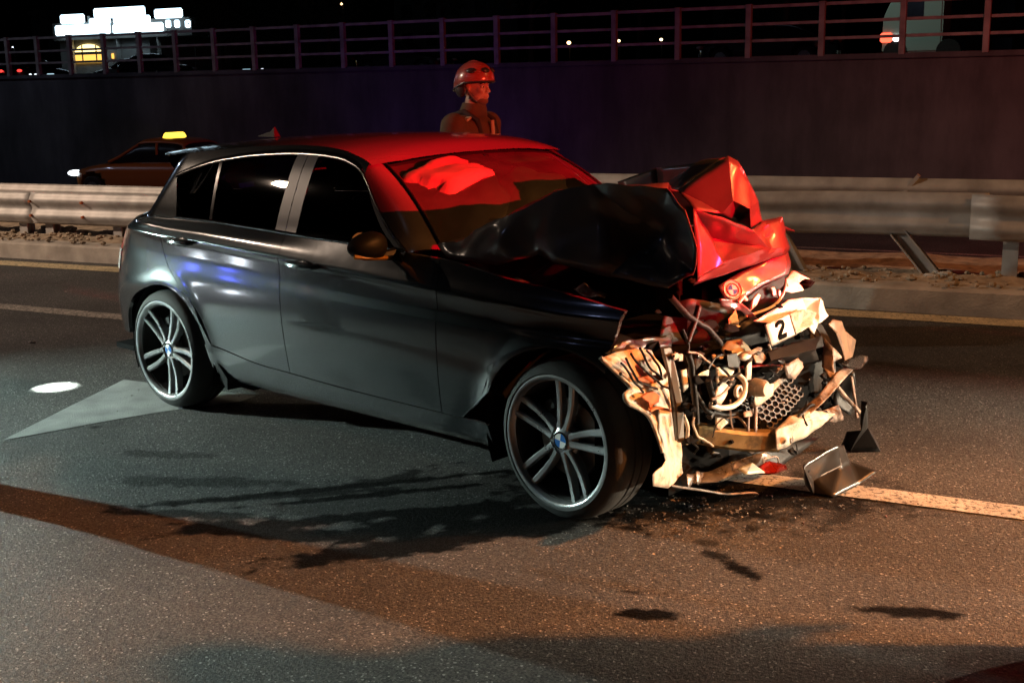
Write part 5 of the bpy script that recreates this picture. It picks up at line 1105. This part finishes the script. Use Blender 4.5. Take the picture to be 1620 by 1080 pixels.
# ------------------------------------------------------------------ the street above the wall
FAC = mat('facade_dark', (.06,.055,.05), .85, var=.3, vscale=.6); FACP = mat('facade_plaster', (.30,.29,.27), .85, var=.2, vscale=.8, bump=.2, bscale=8)
SIGNG = glow('sign_light', (.62,.86,1), 3.6); WARMG = glow('warm_window', (1,.55,.10), 1.6); WARMB = glow('warm_window_bright', (1,.75,.28), 3.2)
YS = 70.0
def px_rect(u0, v0, u1, v1, Y):
    a = aw(u0, v0, Y=Y); c = aw(u1, v1, Y=Y); return a.x, c.x, min(a.z, c.z), max(a.z, c.z)
x0, x1, z0, z1 = px_rect(78, 20, 300, 118, YS)
shop = empty('petrol_station', ((x0+x1)/2, YS, 2.0)); tag(shop, 'far building with glaring white signs and a warm lit arched window, above the railing', 'building')
def sh(o): o.location -= shop.location; return o
def wbox(name, u0, v0, u1, v1, Y, dep, m, parent, bevel=0):
    a, c, lo, hi = px_rect(u0, v0, u1, v1, Y); b = MB(); b.box(((a+c)/2-parent.location.x, Y+dep/2-parent.location.y, (lo+hi)/2-parent.location.z), (abs(c-a), dep, hi-lo)); return b.build(name, m, parent, smooth=30, bevel=bevel)
a, c, lo, hi = px_rect(92, 50, 240, 118, YS); b = MB(); b.box(((a+c)/2-shop.location.x, 5, (hi-2.0)/2), (abs(c-a), 9.9, hi-2.0)); b.build('wall', FACP, shop, smooth=0)
wbox('canopy', 82, 38, 304, 56, YS-.6, 8, FAC, shop); a, c, lo, hi = px_rect(84, 36, 262, 38, YS-.6)
for r_ in ((93,24,131,37), (146,14,227,26), (242,15,286,28), (139,29.5,172,38.5), (177,26.8,235,36.5), (85,41,172,54), (176,39,256,51)):
    wbox('sign_panel', *r_, YS-1.1-.1*random.random(), .35, SIGNG, shop, bevel=.10)
for u, v in ((264,38), (278,38), (295,38)): wbox('sign_letter', u-4, v-6, u+4, v+6, YS-1.1, .3, SIGNG, shop, bevel=.08)
for u in (112, 250, 186): wbox('column', u-2, 54, u+2, 118, YS-.5, .4, FACP, shop)
for u in (140, 205, 262): wbox('sign_post', u-1, 26, u+1, 56, YS-.7, .2, FACP, shop)
win = wbox('shop_window', 118, 86, 161, 99, YS-.05, .06, WARMG, shop)
a, c, lo, hi = px_rect(118, 71, 161, 83, YS); cx_ = (a+c)/2-shop.location.x; w_ = abs(c-a)/2; b = MB()
b.prism([(cx_+w_*cos(pi*k/14), -.05, lo-2.0+(hi-lo)*sin(pi*k/14)) for k in range(15)], (0, .1, 0)); b.build('arched_window', WARMB, shop, smooth=0)
for u in (130, 152): wbox('mullion', u-.5, 72, u+.5, 99, YS-.12, .05, FAC, shop)
wbox('mullion', 117, 83, 162, 86, YS-.12, .05, FAC, shop); wbox('lit_door', 176, 85, 180, 93, YS-.05, .05, WARMG, shop)
# dark blocks of flats behind
for i, (u0, v0, u1, Y) in enumerate(((48,24,92,90), (-260,-60,10,120), (330,-40,560,130), (620,-70,820,110), (905,-60,1080,140), (1130,-90,1290,95), (1480,-40,1760,85))):
    a, c, lo, hi = px_rect(u0, v0, u1, 118, Y); t = empty('dark_building', ((a+c)/2, Y, 2.0))
    tag(t, ['low dark block just left of the glaring signs', 'dark building at the far left edge of the skyline', 'dark block right of the glaring signs', 'tall dark block above the rescuer', 'dark block right of centre on the skyline', 'tall dark block above the crumpled bonnet', 'dark block at the far right of the skyline'][i], 'building', 'dark buildings along the skyline')
    b = MB(); b.box((0, 5, (hi-2)/2), (abs(c-a), 10, hi-2)); b.build('wall', FAC, t, smooth=0); b = MB(); b.box((0, 5, hi-2+.2), (abs(c-a)+.4, 10.4, .38)); b.build('roof', FAC, t, smooth=0)
    for k in range(int(abs(c-a)/3)):
        for j in range(max(1, int((hi-2)/3))):
            b = MB(); b.box((-abs(c-a)/2+1.6+3*k, -.03, 1.4+3*j), (1.3, .06, 1.4)); 
            if 1.4+3*j+.7 < hi-2: b.build('window', GLOSSB, t, smooth=0)
# trees along the street, dark against the night
LEAF = mat('leaf', (.05,.07,.03), .7, var=.3); BARK = mat('bark', (.07,.05,.04), .9)
def tree(x, y, h, r, label):
    t = empty('tree', (x, y, 2.0)); tag(t, label, 'tree', 'street trees above the wall')
    b = MB(); b.tube([(0,0,0), (.05,.02,h*.35), (0,.05,h*.6)], [.16,.12,.06], 8)
    for k in range(5):
        a = k*1.3; b.tube([(.04,.02,h*(.35+.05*k)), (r*.6*cos(a), r*.6*sin(a), h*(.6+.06*k))], [.06,.02], 6)
    b.build('trunk', BARK, t); b = MB(); vs = []; fs = []
    for k in range(1500):
        a = random.uniform(0, 2*pi); q = random.uniform(-1, 1); rr = r*random.uniform(.35, 1)*(1+.3*nz(cos(a)*2+x, sin(a)*2, q*2))
        p = Vector((rr*cos(a)*sqrt(1-q*q), rr*sin(a)*sqrt(1-q*q), h*.68+rr*.85*q)); d1 = Vector((random.gauss(0,1), random.gauss(0,1), random.gauss(0,1))).normalized()*.14; d2 = d1.orthogonal().normalized()*.08
        o_ = len(vs); vs += [p-d1, p+d2, p+d1, p-d2]; fs.append((o_, o_+1, o_+2, o_+3))
    b.add(vs, fs); b.build('crown', LEAF, t, smooth=0, weld=False)
for i, (u, Y, h, r) in enumerate(((352,62,7,2.4), (520,52,8,3), (700,58,9,3), (840,48,7.5,2.6), (1010,55,8,2.8), (1240,40,7,2.2), (1330,60,9,3.2))):
    p = aw(u, 100, Y=Y); tree(p.x, Y, h, r, 'dark street tree behind the railing, %s' % ['right of the glaring signs', 'left of the rescuer', 'just left above the rescuer', 'right above the rescuer', 'right of centre', 'left of the white van', 'right behind the white van'][i])
# parked and passing cars on the upper street
DARKP = mat('dark_car_paint', (.03,.03,.035), .3, coat=1); SILV = mat('pale_car_paint', (.55,.60,.58), .35, coat=1)
def upcar(u, Y, rz, m, lab, lights=(LENSW, REDL), nm='parked_car'):
    p = aw(u, 100, Y=Y); return saloon(nm, lab, (p.x, Y, 2.0), rz, m, lights, 'cars on the street above the wall')
upcar(58, 46, pi/2+.1, DARKP, 'dark car with two glowing tail lights at the far left beyond the railing', (LENSW, TAILG))
upcar(205, 50, pi, SILV, 'pale car parked below the glaring signs'); upcar(245, 44, 0, DARKP, 'dark car right of the pale car below the signs')
upcar(1215, 34, pi, DARKP, 'dark car beyond the railing above the crumpled bonnet'); upcar(640, 40, 0, DARKP, 'dark car beyond the railing left of the rescuer')
# white van on the right with a lit tail lamp
a, c, lo, hi = px_rect(1398, 6, 1462, 78, 30); van = empty('van', ((a+c)/2, 30, 2.0)); tag(van, 'pale green white van with one glowing tail light behind the railing at upper right', 'van')
w_ = abs(c-a); VANP = mat('van_paint', (.45,.60,.52), .4, coat=.5); b = MB()
b.prism([(-w_*.5,0,.3), (w_*.9,0,.3), (w_*.9,0,1.9), (w_*.75,0,2.1), (-w_*.20,0,2.05), (-w_*.5,0,1.25)], (0,1.8,0)); b.build('body', VANP, van, smooth=0, bevel=.05)
b = MB(); b.prism([(w_*.0,-.012,1.25), (w_*.45,-.012,1.25), (w_*.45,-.012,1.85), (w_*.1,-.012,1.85)], (0,.02,0)); b.build('window', GLOSSB, van, smooth=0)
b = MB(); b.box((-w_*.40,-.03,.72), (.32,.07,.26)); b.build('tail_light', glow('van_tail_glow', (1,.10,.05), 3), van, smooth=30, bevel=.03); b = MB(); b.box((-w_*.16,-.03,.70), (.18,.07,.18)); b.build('tail_light', glow('van_white_glow', (1,.9,.95), 3), van, smooth=30, bevel=.03)
for x in (-.2, 1.2):
    b = MB(); b.lathe([(0,-.02), (.32,-.02), (.33,.05), (.33,.2), (0,.2)], 24, 'Y', (x, 0, .32)); b.build('wheel', RUBBER, van)
lamp('van_side_glow', 'SPOT', (van.location.x-1, 25, 5.5), (.75,1,.88), 120, aim=(van.location.x, 30, 3.2), size=.1, angle=50)
lamp('sign_wash', 'POINT', (shop.location.x, YS-4, 7.5), (.55,.8,1), 70, size=1.0)
# distant street lamps and lit spots
def spot_lamp(u, v, Y, r, c_, s, lab):
    p = aw(u, v, Y=Y); t = empty('street_lamp', (p.x, Y, 2.0)); tag(t, lab, 'street lamp', 'distant lamps')
    h = max(.2, p.z-2.0)
    b = MB(); b.tube([(0,.12,0), (0,.12,h-.02)], .04, 6); b.build('pole', FAC, t)
    b = MB(); b.ell((0,0,h), (r*1.3, r, r), 10, 6); b.build('lamp_head', glow('lamp_'+str(u), c_, s), t)
for u, v, Y, r, c_, s, lab in ((900,68,60,.10,(1,.62,.25),6,'small amber lamp just right of the rescuer, biggest of the three'), (979,65,60,.075,(1,.68,.35),5,'middle one of three amber lamps right of the rescuer'), (1046,63,60,.075,(1,.72,.4),5,'rightmost of three amber lamps right of the rescuer'),
    (1209,40,60,.09,(.8,.9,1),2,'white lamp above the crumpled bonnet'), (541,6,80,.14,(1,.6,.3),4,'amber lamp high at the top edge of the photo'), (304,31,70,.06,(.8,.9,1),4,'tiny white lamp right of the glaring signs'), (20,75,50,.04,(.8,.9,1),4,'tiny white lamp at the far left post')):
    spot_lamp(u, v, Y, r, c_, s, lab)
# bright slivers seen under the bottom rail: low marker lights on the upper street
for i, (u, v, w2, c_, lb) in enumerate(((248,115,13,(.9,.9,.75),'broad cream light below the right end of the glaring signs'), (390,111,7,(.5,.85,1),'pale blue light under the railing above the car tail'), (415,110,2,(.8,.9,1),'tiny white dot just right of the pale blue light'), (523,109,2,(.9,.9,.9),'lone faint white dot midway between the signs and the rescuer'),
  (602,107,2,(.9,1,.95),'small greenish white dot, third light left of the rescuer'), (676,105,4,(.8,.85,.85),'white light under the railing just left of the rescuer helmet'), (814,102,2,(.9,.95,1),'white dot under the railing just right of the rescuer helmet'), (1015,98,4,(.6,.7,.6),'left one of two dull greenish lights right of centre'), (1037,97,4,(.7,.8,.7),'right one of two dull greenish lights right of centre'),
  (1405,88,11,(.9,.95,1),'broad white light directly below the white van'), (1468,89,5,(.85,.95,1),'white light under the railing right of the white van'), (1595,85,3,(.6,.7,.7),'dull dot near the right edge, left one of the pair'), (1615,86,4,(.6,.7,.7),'dull light at the right edge of the photo'), (80,118,7,(.4,.6,.7),'dull blue light below the left end of the glaring signs'), (57,118,3,(.8,.9,.95),'white dot at far left, right one of the pair'), (48,118,2,(.8,.9,.95),'white dot at far left, left one of the pair'))):
    p = aw(u, v, Y=19.6); sc = 1/58.
    t = empty('marker_light', (p.x, 19.6, 2.0)); tag(t, lb, 'light', 'low lights under the railing')
    b = MB(); b.box((0,0,max(.03, p.z-2.0)), (w2*2*sc, .05, .045)); b.build('lens', glow('marker_%d' % i, c_, 1.6), t, smooth=0, bevel=.01); b = MB(); b.box((0,.06,max(.02, p.z-2.0)/2), (w2*2*sc+.03, .06, max(.04, p.z-2.0))); b.build('housing', BLACKP, t, smooth=0)

# unseen figures that cast shade, and an added, shielded lamp stand
for (x, y), lb, rz in (((-1.2,-2.16), 'unseen figure near the left edge outside the lit arrow that casts shade', 1.5), ((4.5,-1.95), 'added figure outside the frame that casts shade at the lower right', 2.6)):  # the right-hand figure is added to block the street lamp
    o = copy_tree(man); o.location = (x, y, 0); o.rotation_euler.z = rz; o['label'] = lb
wl = empty('added_work_light', (WL.x, WL.y, 0)); tag(wl, 'added unseen tripod lamp with plates that shape its beam, left of the crash', 'added lamp stand')  # stand added to carry the plates that shape the cool beam
b = MB(); b.tube([(-.25,0,.6), (-.25,0,1.12)], .018, 8); b.build('pole', GREYM, wl)  # pole of the added lamp stand
for k in range(3):
    a = 2*pi*k/3+pi; b = MB(); b.tube([(-.25,0,.75), (-.25+.5*cos(a), .5*sin(a), .01)], .014, 6); b.build('leg', GREYM, wl)  # legs of the added lamp stand
b = MB(); b.box((-.16,0,1.23), (.2,.36,.26)); b.build('lamp_head', BLACKP, wl, smooth=0, bevel=.01)  # head of the added, unseen lamp
b = MB(); b.box((.40,0,1.345), (.012,1.0,.296)); b.box((.15,0,1.50), (.5,1.0,.012)); b.build('added_beam_shield', BLACKP, wl, smooth=0)  # plates added to cut the beam off above the car's flank
b = MB(); b.box((.41,.0295,1.275), (.010,.029,.184)); b.build('added_beam_flap', BLACKP, wl, smooth=0)  # small plate added to darken the front door and fender
b = MB(); b.box((.15,-.49,1.36), (.5,.012,.26)); b.build('added_side_shield', BLACKP, wl, smooth=0)  # plate added at the side of the beam

hv = saloon('emergency_car', 'pale car with dipped headlights facing the wreck from the right', (10.65, 1.57, 0), pi, SILV, (LENSW, REDL))
b = MB(); b.box((2.76, 0, .86), (.010, 2.2, .259)); b.build('added_beam_shield', BLACKP, hv, smooth=0)  # unseen plate added to give the headlights a low cut-off
b = MB(); b.box((2.5, 0, .995), (.5, 2.2, .010)); b.build('added_shield_top', BLACKP, hv, smooth=0)  # closes the added plate above the headlights


bb = empty('beam_cut_stand', (9.7, -1.3, 0)); tag(bb, 'added unseen stand with plates that cut the red beam, right of the crash', 'added stand')  # unseen stand added to carry the plates that trim the red beam
b = MB(); b.box((-.30, 0, 2.111), (.62, 2.4, .02)); b.build('added_beam_tray', BLACKP, bb, smooth=0)  # added to keep the red beam off the lower wreck
b = MB(); b.tube([(.2,0,0), (.2,0,2.25)], .03, 8); b.build('pole', GREYM, bb)  # pole of the added stand
b = MB(); b.box((-.602, .133+.5, 2.335), (.012, 1.0, .42)); b.build('added_side_shield', BLACKP, bb, smooth=0)  # added to keep the red beam off the road at the left
